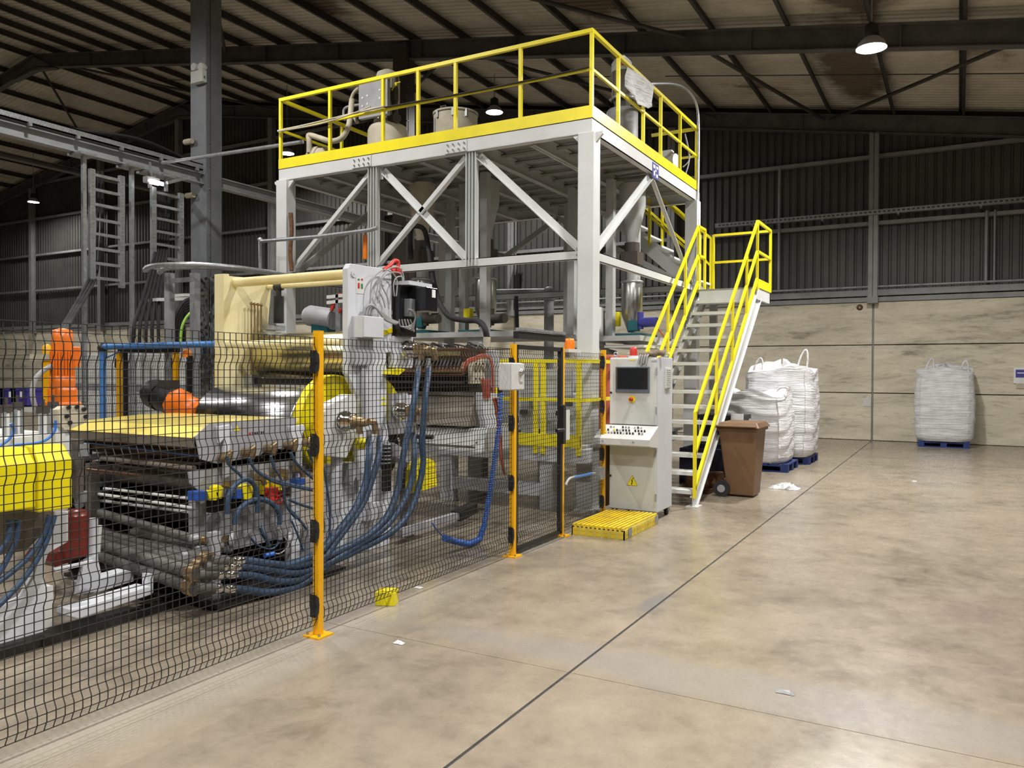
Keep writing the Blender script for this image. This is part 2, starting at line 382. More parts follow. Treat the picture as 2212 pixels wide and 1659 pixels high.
part('wall_capping', MB().box((XE0, YB - .04, 3.60), (XE1, YB + .2, 3.72)), 'gable_steel', wb)
for i in range(1, len(px) - 1):
    lit = 'gable_steel'
    part('gable_post', MB().ibeam((px[i], YB - .16, 3.72), (px[i], YB - .16, rz(px[i]) - .44), .22, .22, .012, .02, up=(0, 1, 0)).box((px[i] - .13, YB - .28, 3.55), (px[i] + .13, YB - .0, 3.72)), lit, wb)
# ---- other walls, out of view, closing the hall
struct('wall_right', MB().box((XE1, Y0, -.1), (XE1 + .2, YB + .3, rz(XE1) + .3)), 'wall_sheet')
struct('wall_left', MB().box((XE0 - .2, Y0, -.1), (XE0, YB + .3, rz(XE0) + .3)), 'wall_sheet')
struct('wall_front', MB().box((XE0, Y0 - .2, -.1), (XE1, Y0, 13.3)), 'wall_sheet')
# ---- roof: sheets, purlins, rafters, bracing
ce = thing('ceiling', None, None, (0, 0, 8), kind='structure')
def roof_run(xa, xb, ya, yb):
    m = MB(); n = int(round((yb - ya) / .19)); st = (yb - ya) / n; prof = []
    for k in range(n): q = ya + k * st; prof += [(q, .24), (q + st * .5, .24), (q + st * .62, .275), (q + st * .88, .275)]
    prof.append((yb, .24)); vs = []
    for q, dz in prof: vs += [(xa, q, rz(xa) + dz), (xb, q, rz(xb) + dz)]
    m.add(vs, [(2 * k, 2 * k + 1, 2 * k + 3, 2 * k + 2) for k in range(len(prof) - 1)])
    m.add([(xa, ya, rz(xa) + .33), (xb, ya, rz(xb) + .33), (xb, yb, rz(xb) + .33), (xa, yb, rz(xa) + .33)], [(0, 1, 2, 3)])
    return m
rx = [XE0, -42.8, -35.6, XR, -21.8, -15.1, -8.4, -1.7, 5.0, XE1]
ry = [Y0, -2.0, 4.2, 10.3, 16.4, YB + .3]
for i in range(len(rx) - 1):
    for j in range(len(ry) - 1): part('roof_sheet', roof_run(rx[i], rx[i + 1] + .02, ry[j], ry[j + 1] + .02), 'roof_sheet', ce)
def purlin(x):
    z = rz(x) + .12
    return MB().box((x - .03, Y0, z - .10), (x - .022, YB + .15, z + .10)).box((x - .03, Y0, z - .104), (x + .035, YB + .15, z - .096)).box((x - .095, Y0, z + .092), (x - .022, YB + .15, z + .10))
x = .03 + 1.52 * 9
while x > XE0:
    if abs(x - XR) > .1 and x < XE1: part('purlin', purlin(x), 'purlin_steel', ce)
    x -= 1.52
RFH = .46
for y in (-2.0, 4.2, 10.3, 16.4, 22.42):
    for xa, xb in ((XE0, XR), (XR, XE1)):
        a = Vector((xa, y, rz(xa) - RFH / 2)); c = Vector((xb, y, rz(xb) - RFH / 2))
        part('rafter', MB().ibeam(a, c, .20, RFH, .014, .022), 'rafter_steel', ce)
    if y > 16:
        st = MB()
        for k in range(24):
            xx = XE1 - 1.5 - k * 2.7
            if abs(xx - XR) < .6: continue
            st.box((xx - .01, y - .10, rz(xx) - RFH + .02), (xx + .01, y + .10, rz(xx) - .03))
        part('stiffener', st, 'rafter_steel', ce)
        part('haunch', MB().prism([(XR - 1.3, rz(XR - 1.3) - .5), (XR, rz(XR) - RFH - .12), (XR + 1.3, rz(XR + 1.3) - .5), (XR, rz(XR) - .1)], 1, y - .10, y + .10), 'rafter_steel', ce)
def brace(p, q, r=.045): part('roof_brace', MB().cyl((p[0], p[1], rz(p[0]) - .16), (q[0], q[1], rz(q[0]) - .16), r, 8), 'purlin_steel', ce)
brace((-5.0, 16.5), (-3.15, 22.3)); brace((1.2, 16.5), (-3.0, 22.3)); brace((1.3, 16.5), (4.5, 22.3)); brace((-28.3, 16.5), (-23.0, 22.3)); brace((-10.9, 16.5), (-17.5, 22.3)); brace((-11.2, 10.4), (-5.0, 16.3)); brace((-18.8, 16.3), (-12.6, 10.4))
brace((-28.6, 16.5), (-34.5, 22.3)); brace((-11, 16.6), (-6.0, 22.3))
part('sag_rod', MB().cyl((-6.5, 19.4, rz(-6.5) + .06), (5, 19.4, rz(5) + .06), .012, 6), 'purlin_steel', ce); part('sag_rod', MB().cyl((-26, 19.4, rz(-26) + .06), (-8, 19.4, rz(-8) + .06), .012, 6), 'purlin_steel', ce)
part('eaves_angle', MB().bar((XR, YB - .05, rz(XR) + .02), (XE1, YB - .05, rz(XE1) + .02), .10, .06).bar((XE0, YB - .05, rz(XE0) + .02), (XR, YB - .05, rz(XR) + .02), .10, .06), 'dark_red', ce)
# ---- inner building columns
for y, lab in ((10.3, 'tall dark grey steel building column beside the hanging cable ladders'), (16.4, 'dark building column rising behind the left end of the mezzanine')):
    c = thing('building_column', lab, 'column', (-12.4, y, 0)); zt = rz(-12.4) - .1 if y > 12 else rz(-12.4) + .1
    part('shaft', MB().box((-12.60, y - .19, .03), (-12.17, y + .17, zt)), 'column_grey' if y < 12 else 'dark_steel', c, bevel=.01)
    part('base_plate', MB().box((-12.75, y - .34, 0), (-12.02, y + .32, .03)), 'column_grey', c)
    k = MB()
    for q in range(22): k.cyl((-12.17, y - .13, .5 + q * .42), (-12.155, y - .13, .5 + q * .42), .012, 6)
    part('bolt_row', k, 'galv', c, kind='stuff')
    part('seam', MB().box((-12.172, y - .10, .1), (-12.163, y - .092, zt - .2)), 'dark_steel', c)
# ---- long beam with tray between the columns
lb = thing('support_beam', 'long grey steel beam running past the building column towards the back wall', 'beam', (-12.3, 10.0, 5.2))
part('beam', MB().ibeam((-12.30, -4, 5.30), (-12.30, 22.3, 5.30), .16, .20, .012, .02), 'beam_grey', lb)
part('beam', MB().ibeam((-12.75, -4, 5.02), (-12.75, 9.9, 5.02), .12, .08, .012, .012), 'dark_steel', lb)
ct = thing('cable_tray', 'galvanised perforated cable tray lying along the long grey beam', 'cable tray', (-12.3, 6, 5.4))
m = MB().box((-12.52, -4, 5.43), (-12.18, 10.05, 5.436)).box((-12.52, -4, 5.43), (-12.515, 10.05, 5.55)).box((-12.185, -4, 5.43), (-12.18, 10.05, 5.455)).box((-12.185, -4, 5.53), (-12.18, 10.05, 5.55))
m.box((-12.185, -4, 5.43), (-12.18, 10.05, 5.55)); part('tray', m, 'galv', ct); m = MB()
for k in range(280): m.box((-12.181, -4 + k * .05, 5.455), (-12.178, -4 + k * .05 + .02, 5.475)).box((-12.181, -4 + k * .05 + .025, 5.505), (-12.178, -4 + k * .05 + .045, 5.525))
part('slots', m, 'galv_dull', ct, kind='stuff')
for k in range(5): part('tray_clip', MB().cbox((-12.16, 6.9 + k * .75, 5.42), (.05, .05, .05)), 'galv', ct)
single('cable', MB().tube([(-12.35, 5.5, 5.50), (-12.3, 7.4, 5.54), (-12.35, 8.8, 5.72), (-12.3, 9.7, 5.60), (-12.28, 10.0, 5.50)], .03, 8), 'cable_black', 'black cable bundle bulging up out of the perforated cable tray', 'cable')

# ---- high-bay lamps
def lamp(i, p, label):
    x, y, z = p
    t = thing('high_bay_lamp', label, 'lamp', (x, y, z), 'high bay lamps under the roof')
    part('reflector', MB().lathe((x, y, z), [(.235, 0), (.23, .02), (.20, .09), (.12, .17), (.10, .18)], 24, cap=False), 'machine_grey', t)
    part('lens', MB().lathe((x, y, z + .004), [(.225, 0), (.18, .004)], 24), 'lamp_glow', t)
    part('ballast_housing', MB().lathe((x, y, z + .17), [(.10, 0), (.115, .02), (.115, .19), (.06, .23), (.02, .26)], 16), 'black', t)
    zr = rz(x) + .02
    part('hanger', MB().cyl((x, y, z + .40), (x, y, zr), .012, 6), 'galv_dull', t)
LABS = {9: 'bright high bay lamp hanging at the upper right under the near rafter', 10: 'distant high bay lamp seen through the mezzanine railing', 11: 'high bay lamp glowing behind the left corner post of the mezzanine railing', 12: 'distant high bay lamp at far left above the dark wall', 13: 'added high bay lamp out of view over the left aisle to brighten the roof', 14: 'added high bay lamp out of view beyond the ridge to brighten the roof'}
OUT = ['above the open floor in front of the step', 'above the open floor where the joints cross', 'beyond the right picture edge near the back wall', 'beyond the right picture edge near the camera', 'above the steel roll', 'above the haul-off machine', 'behind the camera over the open floor, added to light front faces', 'beyond the left picture edge', 'behind the camera on the machine side, added to light front faces']
for i, p in enumerate(LAMPS):
    lamp(i, p, LABS.get(i) or 'high bay lamp hung out of view ' + OUT[i])
# ================================================================== MEZZANINE PLATFORM
XL, XRt, YF, YK, ZD = -9.45, -4.05, 9.25, 13.9, 4.94
pf = thing('mezzanine_platform', 'tall white steel mezzanine platform with yellow guard railing above the machine', 'platform', (XRt, YF, 0))
def pp(name, mb, mat, bevel=0, label=None, kind=None): return part(name, mb, mat, pf, bevel, label, kind)
for x, y in ((XRt - .06, YF + .06), (XL + .10, YF + .06), (XRt - .06, YK - .08), (XL + .10, YK - .08)):
    pp('column', MB().box((x - .115, y - .105, .02), (x + .105, y + .105, 4.76)), 'mezz_white', .008)
    pp('base_plate', MB().box((x - .18, y - .18, 0), (x + .18, y + .18, .02)), 'mezz_white')
for s, y in ((0, YF), (0, YK)):                               # edge beams
    pp('edge_beam', MB().chan((XL, y + .05, 4.85), (XRt, y + .05, 4.85), .10, .185, .012, side=1 if y == YF else -1), 'mezz_white')
for x in (XL, XRt):
    sx = 1 if x == XRt else -1
    pp('edge_beam', MB().chan((x - sx * .05, YF + .001, 4.85), (x - sx * .05, YK, 4.85), .10, .185, .012, side=sx), 'mezz_white')
# gussets at the corner columns
for x, sg in ((XRt - .06, 1), (XL + .10, -1)):
    for q in (-1, 1):
        pp('gusset', MB().prism([(x + q * .105, 4.76), (x + q * .20, 4.76), (x + q * .20, 4.73), (x + q * .105, 4.63)], 1, YF + .01, YF + .05), 'mezz_white')
# splice plates with bolts
for x in (-7.72, -6.05):
    pl = pp('splice_plate', MB().box((x - .22, YF - .012, 4.77), (x + .14, YF - .002, 4.93)), 'mezz_white')
    for a in range(4):
        for c in range(2): part('bolt', MB().cyl((x - .17 + a * .09, YF - .03, 4.81 + c * .075), (x - .17 + a * .09, YF - .012, 4.81 + c * .075), .013, 6), 'steel', pl)
# deck and joists
pp('deck_plate', MB().box((XL, YF, 4.935), (XRt, YK, 4.945)), 'deck_grey')
for k in range(5):
    x = XL + (k + 1) * (XRt - XL) / 6; pp('joist', MB().ibeam((x, YF + .1, 4.83), (x, YK - .1, 4.83), .09, .19, .01, .014), 'grey_paint')
for k in range(10):
    y = YF + (k + 1) * (YK - YF) / 11; pp('joist', MB().angle((XL + .1, y, 4.90), (XRt - .1, y, 4.90), .05, .008), 'grey_paint')
# kick plates
for a, c in (((XL, YF - .006), (XRt + .006, YF)), ((XRt, YF), (XRt + .006, YK)), ((XL - .006, YF), (XL, YK)), ((XL, YK), (XRt, YK + .006))):
    pp('kick_plate', MB().box((a[0], a[1], 4.945), (c[0], c[1], 5.10)), 'yellow')
# railing
fx = [XL + .02, -8.40, -7.38, -6.75, -6.115, -5.09, XRt - .02]
for x in fx: pp('rail_post', MB().box((x - .022, YF + .002, 4.945), (x + .022, YF + .046, 6.04)), 'yellow')
sy = [10.18, 11.16, 11.94, 12.92, YK - .03]
for y in sy: pp('rail_post', MB().box((XRt - .046, y - .022, 4.945), (XRt - .002, y + .022, 6.04)), 'yellow')
for y in (10.7, 12.2, YK - .03): pp('rail_post', MB().box((XL + .002, y - .022, 4.945), (XL + .046, y + .022, 6.04)), 'yellow')
for x in (-8.4, -7.2, -6.0): pp('rail_post', MB().box((x - .022, YK - .046, 4.945), (x + .022, YK - .002, 6.04)), 'yellow')
for z, t in ((6.04, .05), (5.56, .035)):
    pp('rail', MB().bar((XL, YF + .024, z), (XRt, YF + .024, z), t, t), 'yellow'); pp('rail', MB().bar((XRt - .024, YF, z), (XRt - .024, YK, z), t, t), 'yellow')
    pp('rail', MB().bar((XL + .024, YF, z), (XL + .024, YK, z), t, t), 'yellow'); pp('rail', MB().bar((XL, YK - .024, z), (-5.9, YK - .024, z), t, t), 'yellow')
    pp('rail', MB().bar((-4.9, YK - .024, z), (XRt, YK - .024, z), t, t), 'yellow')
# hangers (double channels) and braces under the front edge
for x in (-7.58, -5.865):
    pp('hanger_post', MB().chan((x - .045, YF + .06, 3.20 if x > -7 else 3.2), (x - .045, YF + .06, 4.76), .10, .06, .01, up=(1, 0, 0), side=1).chan((x + .055, YF + .06, 3.2), (x + .055, YF + .06, 4.76), .10, .06, .01, up=(1, 0, 0), side=1), 'mezz_white')
    pp('gusset', MB().box((x - .14, YF + .10, 4.58), (x + .14, YF + .112, 4.76)), 'mezz_white')
def brc(p, q, w=.10, mat='mezz_white', y2=None):
    pp('brace', MB().chan(p, q, .05, w, .008, up=(0, 1, 0) if abs(p[0] - q[0]) > .05 else (1, 0, 0)), mat)
for p, q in (((-7.65, 4.70), (-9.15, 3.42)), ((-5.98, 4.70), (-7.55, 3.30)), ((-7.42, 4.70), (-5.93, 3.28)), ((-5.76, 4.70), (-4.24, 3.31))):
    pp('brace', MB().bar((p[0], YF + .09, p[1]), (q[0], YF + .09, q[1]), .012, .11, up=(0, 0, 1)).bar((p[0], YF + .06, p[1] - .05), (q[0], YF + .06, q[1] - .05), .06, .012), 'mezz_white')
pp('tie_beam', MB().chan((XL + .1, YF + .07, 3.24), (XRt - .16, YF + .07, 3.24), .06, .12, .010, side=1), 'mezz_white')
pp('tie_beam', MB().chan((XRt - .07, YF + .15, 3.24), (XRt - .07, YK - .1, 3.24), .06, .12, .010, side=1), 'mezz_white')
pp('tie_beam', MB().chan((XL + .1, YK - .08, 3.24), (XRt - .1, YK - .08, 3.24), .06, .12, .010, side=1), 'grey_paint')
pp('tie_beam', MB().chan((XL + .1, YF + .1, 3.24), (XL + .1, YK - .1, 3.24), .06, .12, .010, side=1), 'grey_paint')
for p, q in (((9.42, 3.28), (11.60, 4.74)), ((11.60, 4.74), (13.75, 3.30))):
    pp('brace', MB().bar((XRt - .07, p[0], p[1]), (XRt - .07, q[0], q[1]), .012, .11).bar((XRt - .04, p[0], p[1] - .05), (XRt - .04, q[0], q[1] - .05), .06, .012), 'mezz_white')
for p, q in (((-6.75, 4.7), (-9.2, 3.3)), ((-6.75, 4.7), (-4.25, 3.3))):
    pp('brace', MB().bar((p[0], YK - .1, p[1]), (q[0], YK - .1, q[1]), .05, .10), 'grey_paint')
pp('brace', MB().bar((XL + .1, 9.5, 3.3), (XL + .1, 11.5, 4.7), .05, .10), 'grey_paint')
for p, q in ((-7.42, 4.70), (-5.76, 4.70), (-5.93, 3.30), (-4.26, 3.32), (-4.26, 3.24)):
    pp('bolt', MB().cyl((p, YF + .02, q), (p, YF + .06, q), .014, 6).cyl((p + .05, YF + .02, q - .03), (p + .05, YF + .06, q - .03), .014, 6), 'steel')
sg = pp('warning_sign', MB().box((XRt + .001, 11.50, 4.68), (XRt + .006, 11.78, 4.91)), 'sign_blue', label='small blue and white safety sign on the side beam')
sm_ = MB()
for a, c, d, e in ((11.53, 4.83, .09, .05), (11.66, 4.84, .09, .04), (11.55, 4.72, .06, .07), (11.66, 4.71, .08, .05), (11.62, 4.79, .05, .03)): sm_.box((XRt + .006, a, c), (XRt + .008, a + d, c + e))
part('pictogram', sm_, 'paper', sg)
for k in range(3): pp('stain_streak', MB().box((-8.95 + k * .1, YF - .004, 4.80), (-8.90 + k * .1, YF - .002, 4.90)), 'rust') if False else None
# inner hanging frame posts for the dosing units
for x, y, zb in ((-7.75, 11.6, 2.35), (-6.95, 10.8, 2.35), (-6.25, 10.3, 2.35), (-5.55, 11.9, 2.35), (-6.1, 12.9, 2.35), (-4.75, 11.6, 2.30), (-4.75, 12.7, 2.30)):
    pp('hanger_post', MB().box((x - .06, y - .06, zb), (x + .06, y + .06, 4.74)), 'grey_paint')
pp('dosing_shelf', MB().box((-8.0, 10.2, 2.27), (-5.4, 12.2, 2.35)), 'grey_paint')
pp('dosing_shelf', MB().box((-4.95, 11.3, 2.22), (-4.15, 13.0, 2.30)), 'grey_paint')
pp('lower_leg', MB().box((-7.2, 10.6, 0), (-7.08, 10.72, 2.27)), 'grey_paint'); pp('lower_leg', MB().box((-6.55, 10.3, 0), (-6.30, 10.5, 2.27)), 'grey_paint')
# cable lying along the rail
single('cable', MB().tube([at(600, 283, Y=YF - .03), at(660, 270, Y=YF - .04), at(735, 252, Y=YF - .04), at(800, 236, Y=YF - .03), at(830, 230, Y=YF - .03)], .016, 6).tube([at(600, 284, Y=YF - .05), at(690, 268, Y=YF - .05), at(760, 246, Y=YF - .05), at(800, 230, Y=YF - .02)], .012, 6), 'insul', 'pale cable tied along the left front mid rail of the mezzanine', 'cable')
single('cable', MB().tube([at(830, 232, Y=YF - .012), at(980, 205, Y=YF - .012), at(1120, 178, Y=YF - .012), at(1272, 145, Y=YF - .012)], .012, 6), 'cable_black', 'dark cable strapped along the right front mid rail of the mezzanine', 'cable')

# ================================================================== STAIRCASE
sc = thing('staircase', 'steel staircase with white treads and yellow handrails leading up to a landing', 'staircase', (-2.99, 10.2, 0))
def sp(name, mb, mat, bevel=0): return part(name, mb, mat, sc, bevel)
XA, XB = -3.93, -2.99; ZL_, NT = 3.18, 15; RI = ZL_ / NT; GO = .247; YS = 10.14
for x in (XA, XB):
    a = Vector((x, YS + .02, .02)); c = Vector((x, YS + .02 + GO * NT, ZL_ + .02))
    sp('stringer', MB().prism([(YS - .02, 0), (YS + .13, 0), (YS + GO * NT + .18, ZL_ - .16), (YS + GO * NT + .18, ZL_ + .02), (YS + GO * NT - .06, ZL_ + .02), (YS - .02, .13)], 0, x - .006, x + .006)
       .bar(a + Vector((0, -.03, .10)), c + Vector((0, -.03, .0)), .07, .012).bar(Vector((x, YS + .13, .01)), Vector((x, YS + GO * NT + .18, ZL_ - .16)), .07, .012), 'mezz_white')
    sp('foot_plate', MB().box((x - .08, YS - .06, 0), (x + .08, YS + .16, .012)), 'mezz_white')
for k in range(1, NT):
    y = YS + GO * (k - 1) - .01
    sp('tread', MB().box((XA + .01, y, RI * k - .05), (XB - .01, y + .255, RI * k)), 'mezz_white')
YL0 = YS + GO * (NT - 1); YL1 = 14.72
sp('landing_deck', MB().box((XA - .1, YL0, ZL_ - .03), (XB + .03, YL1, ZL_)), 'deck_grey')
sp('landing_beam', MB().box((XB - .02, YL0 + .05, ZL_ - .20), (XB + .03, YL1, ZL_ - .03)), 'mezz_white'); sp('landing_beam', MB().box((XA - .1, YL1 - .05, ZL_ - .2), (XB + .03, YL1, ZL_ - .03)), 'mezz_white'); sp('landing_beam', MB().box((XA, YL0, ZL_ - .2), (XB, YL0 + .02, ZL_ - .03)), 'mezz_white')
sp('kick_plate', MB().box((XB + .03, YL0, ZL_), (XB + .036, YL1, ZL_ + .15)), 'yellow'); sp('kick_plate', MB().box((XA - .1, YL1, ZL_), (XB + .036, YL1 + .006, ZL_ + .03)), 'yellow')
for x, y in ((XA - .02, YL1 - .1),): sp('landing_leg', MB().box((x - .06, y - .06, 0), (x + .06, y + .06, ZL_ - .2)), 'grey_paint')
# hand rails of the flight
for x in (XA, XB):
    xo = x + (.03 if x == XB else -.03)
    y0 = YS - .03; z0 = .19
    sp('rail_post', MB().box((xo - .02, y0 - .02, .12), (xo + .02, y0 + .02, 1.24)), 'yellow')
    top0 = Vector((xo, y0, 1.22)); top1 = Vector((xo, YL0 + .05, ZL_ + 1.10))
    sp('hand_rail', MB().bar(top0, top1, .04, .04), 'yellow'); sp('hand_rail', MB().bar(top0 - Vector((0, 0, .52)), top1 - Vector((0, 0, .5)), .04, .04), 'yellow'); sp('hand_rail', MB().bar(top0 - Vector((0, 0, .98)), top1 - Vector((0, 0, .96)), .04, .05), 'yellow')
    for k in (1, 2, 3):
        p = top0.lerp(top1, k / 4 + .04); sp('rail_post', MB().box((xo - .018, p.y - .018, p.z - 1.02), (xo + .018, p.y + .018, p.z)), 'yellow')
    sp('rail_post', MB().box((xo - .02, YL0 + .03, ZL_ - .05), (xo + .02, YL0 + .07, ZL_ + 1.11)), 'yellow')
# landing rails
xo = XB + .03
for z in (1.10, .60): sp('hand_rail', MB().bar((xo, YL0 + .05, ZL_ + z), (xo, YL1 - .02, ZL_ + z), .04, .04), 'yellow'); sp('hand_rail', MB().bar((XA - .05, YL1 - .02, ZL_ + z), (xo, YL1 - .02, ZL_ + z), .04, .04), 'yellow')
for x in (xo, XA - .05): sp('rail_post', MB().box((x - .02, YL1 - .04, ZL_), (x + .02, YL1, ZL_ + 1.11)), 'yellow')
for z in (1.1, .6): sp('hand_rail', MB().bar((XA - .03, YL0 + .05, ZL_ + z), (XA - .03, YL0 + .45, ZL_ + z), .04, .04), 'yellow')
sp('rail_post', MB().box((XA - .05, YL0 + .43, ZL_), (XA - .01, YL0 + .47, ZL_ + 1.11)), 'yellow')
# upper flight behind the platform, rising to the left
uf = [(XA - .1, ZL_), (XA - .1 - 8 * .235, ZL_ + 1.76)]
for y in (13.98, 14.70):
    sp('stringer', MB().bar((uf[0][0] + .1, y, uf[0][1] - .1), (uf[1][0], y, uf[1][1] - .1), .012, .2), 'mezz_white')
    for dz in (1.05, .55): sp('hand_rail', MB().bar((uf[0][0], y, uf[0][1] + dz), (uf[1][0], y, uf[1][1] + dz), .04, .04), 'yellow')
    for k in (0, .5, 1): sp('rail_post', MB().box((uf[0][0] + (uf[1][0] - uf[0][0]) * k - .02, y - .02, ZL_ + 1.76 * k), (uf[0][0] + (uf[1][0] - uf[0][0]) * k + .02, y + .02, ZL_ + 1.76 * k + 1.06)), 'yellow')
for k in range(8): sp('tread', MB().box((uf[0][0] - .235 * k - .26, 13.99, ZL_ + .22 * (k + 1) - .035), (uf[0][0] - .235 * k, 14.69, ZL_ + .22 * (k + 1))), 'mezz_white')

# ================================================================== SAFETY FENCE
FX = -3.66
beads = [1.84, 1.29, .72, .15]
def wire_panel(y0, y1, x=FX, z0=.08, z1=1.96, out=1, step=.0425, th=.0037, along='y', bd=beads):
    m = MB(); nz = int((z1 - z0) / step); zs = [z0 + k * (z1 - z0) / nz for k in range(nz + 1)]
    def off(z):
        for c in bd:
            d = abs(z - c)
            if d < step * .55: return .022 * out
            if d < step * 1.6: return .022 * out * max(0, (step * 1.6 - d) / (step * 1.05))
        return 0.
    key = [z0]
    for c in sorted(bd): key += [c - step * 1.6, c - step * .55, c + step * .55, c + step * 1.6]
    key = [k for k in key if k >= z0] + [z1]
    n = int((y1 - y0) / step)
    def P(u, v, z): return (v, u, z) if along == 'y' else (u, v, z)
    for i in range(n + 1):
        y = y0 + i * (y1 - y0) / n
        for a, c in zip(key[:-1], key[1:]): m.bar(P(y, x + off(a), a), P(y, x + off(c), c), th, th)
    for z in zs: m.bar(P(y0, x + off(z) + .004, z), P(y1, x + off(z) + .004, z), th, th)
    return m
sf = thing('safety_fence', 'black wire mesh safety fence with yellow posts in front of the machine line', 'fence', (FX, 3.93, 0))
def fence_post(par, x, y, h=2.0, d=.05, mat='fence_yellow'):
    part('post', MB().box((x - d / 2, y - d / 2, .012), (x + d / 2, y + d / 2, h)), mat, par, bevel=.004)
    fp = part('foot_plate', MB().box((x - .07, y - .07, 0), (x + .07, y + .07, .012)), mat, par)
    for q in (-.05, .05): part('bolt', MB().cyl((x + q, y - .045, .012), (x + q, y - .045, .03), .010, 6), 'steel', par)
    part('cap', MB().box((x - d / 2, y - d / 2, h), (x + d / 2, y + d / 2, h + .006)), 'fence_yellow', par)
def clip(par, x, y, z):
    part('clip', MB().prism([(y, z - .075), (y + .03, z - .05), (y + .035, z), (y + .03, z + .05), (y, z + .075)], 0, x - .02, x + .03).cyl((x + .028, y + .012, z), (x + .036, y + .012, z), .011, 8), 'black', par)
for y in (1.28, 3.93, 6.55): fence_post(sf, FX, y)
for y in (3.93, 6.55):
    for z in (1.80, 1.26, .70, .21): clip(sf, FX, y - .055, z)
for a, c in ((1.31, 3.895), (3.965, 6.515)): part('mesh_panel', wire_panel(a, c), 'wire_black', sf, kind='stuff')
# far part of the fence, behind the cabinet
fence_post(sf, FX, 8.73); fence_post(sf, FX, 7.62, d=.035)
for z in (1.86, 1.34, .78, .22): clip(sf, FX, 8.675, z)
part('mesh_panel', wire_panel(7.66, 8.70), 'wire_black', sf, kind='stuff')
# gate between the posts
gt = thing('fence_gate', 'narrow black framed mesh gate between two yellow fence posts', 'gate', (FX, 6.6, 0))
part('gate_frame', MB().box((FX - .02, 6.585, .04), (FX + .02, 6.612, 2.0)).box((FX - .02, 7.54, .04), (FX + .02, 7.585, 2.0)).box((FX - .02, 6.6, 1.96), (FX + .02, 7.56, 2.0)).box((FX - .02, 6.6, .04), (FX + .02, 7.56, .07)), 'black', gt)
part('mesh_panel', wire_panel(6.615, 7.54), 'wire_black', gt, kind='stuff')
part('gate_track', MB().box((FX - .03, 6.6, 2.06), (FX + .03, 7.62, 2.13)), 'black', gt)
part('gate_track_rail', MB().bar((FX + .02, 6.6, 2.15), (FX + .02, 7.6, 2.15), .05, .025), 'galv', gt)
part('lock_box', MB().box((FX + .02, 7.50, .99), (FX + .07, 7.57, 1.40)), 'black', gt, .006)
part('handle', MB().tube([(FX + .02, 7.50, 1.14), (FX + .09, 7.47, 1.14), (FX + .10, 7.36, 1.145), (FX + .09, 7.30, 1.145)], .02, 8), 'black', gt)
part('lock_plate', MB().box((FX + .02, 7.64, 1.02), (FX + .03, 7.74, 1.34)), 'light_plastic', gt)
part('floor_rail', MB().box((FX - .04, 6.6, 0), (FX - .02, 7.6, .02)).box((FX + .05, 6.62, 0), (FX + .06, 7.6, .012)), 'galv_dull', gt)
bx_ = thing('switch_box', 'grey switch box with a round button fixed to the middle fence post', 'switch box', (FX, 6.45, 1.57))
part('box', MB().box((FX + .03, 6.22, 1.575), (FX + .15, 6.47, 1.825)), 'light_plastic', bx_, .012)
part('lid', MB().box((FX + .15, 6.225, 1.58), (FX + .165, 6.465, 1.82)), 'light_plastic', bx_, .006)
part('button', MB().lathe((FX + .165, 6.39, 1.74), [(.035, 0), (.035, .01), (.028, .018), (.018, .018), (.018, .03)], 16, axis=(1, 0, 0)), 'steel', bx_)
part('label_plate', MB().box((FX + .165, 6.37, 1.635), (FX + .167, 6.43, 1.655)), 'machine_grey', bx_)
bk = thing('beacon', 'orange warning beacon on a small white bracket by the gate post', 'beacon light', (FX, 7.85, 2.0))
part('bracket', MB().box((FX - .1, 7.66, 1.955), (FX + .05, 7.98, 1.99)).cyl((FX - .02, 7.83, 1.90), (FX - .02, 7.83, 1.96), .05, 12), 'light_plastic', bk)
part('dome', MB().lathe((FX - .02, 7.83, 1.99), [(.055, 0), (.055, .09), (.045, .115), (.01, .12)], 16), 'signal_orange', bk)
# ================================================================== CONTROL CABINET
cb = thing('control_cabinet', 'light grey control cabinet with touch screen and sloping button console', 'cabinet', (-3.37, 8.94, 0))
CX0, CX1, CY0, CY1, CZ0, CZ1 = -3.665, -3.066, 8.94, 9.50, .10, 1.92
def cp(name, mb, mat, bevel=0, par=None): return part(name, mb, mat, par or cb, bevel)
cp('body', MB().box((CX0, CY0 + .02, CZ0), (CX1, CY1, CZ1)), 'cab_side', .006)
d1 = cp('door', MB().box((CX0 + .003, CY0, 1.125), (CX1 - .012, CY0 + .02, CZ1 - .012)), 'cab_grey', .004)
d2 = cp('door', MB().box((CX0 + .003, CY0, CZ0 + .01), (CX1 - .012, CY0 + .02, .90)), 'cab_grey', .004)
for z in (1.76, 1.30, .80, .28): cp('hinge', MB().box((CX1 - .022, CY0 - .012, z - .04), (CX1 - .004, CY0, z + .04)), 'machine_grey')
for d, z in ((d1, 1.50), (d2, .50)): cp('lock', MB().cyl((CX0 + .02, CY0, z), (CX0 + .02, CY0 - .012, z), .013, 10), 'black', par=d)
sc_ = cp('touch_screen', MB().box((-3.585, CY0 - .018, 1.505), (-3.16, CY0, 1.81)), 'screen_frame', .004, par=d1)
part('display', MB().box((-3.565, CY0 - .021, 1.545), (-3.18, CY0 - .018, 1.795)), 'screen_black', sc_)
es = cp('emergency_stop', MB().cyl((-3.38, CY0, 1.425), (-3.38, CY0 - .008, 1.425), .042, 20), 'yellow', par=d1)
part('push_button', MB().lathe((-3.38, CY0 - .008, 1.425), [(.014, 0), (.014, .02), (.026, .022), (.024, .04), (.005, .044)], 16, axis=(0, -1, 0)), 'red', es)
cs = cp('console', MB().prism([(CY0, .86), (CY0 - .24, .885), (CY0 - .31, .90), (CY0 - .31, .975), (CY0, 1.115)], 0, CX0 - .075, CX1 + .015), 'light_plastic', .004)
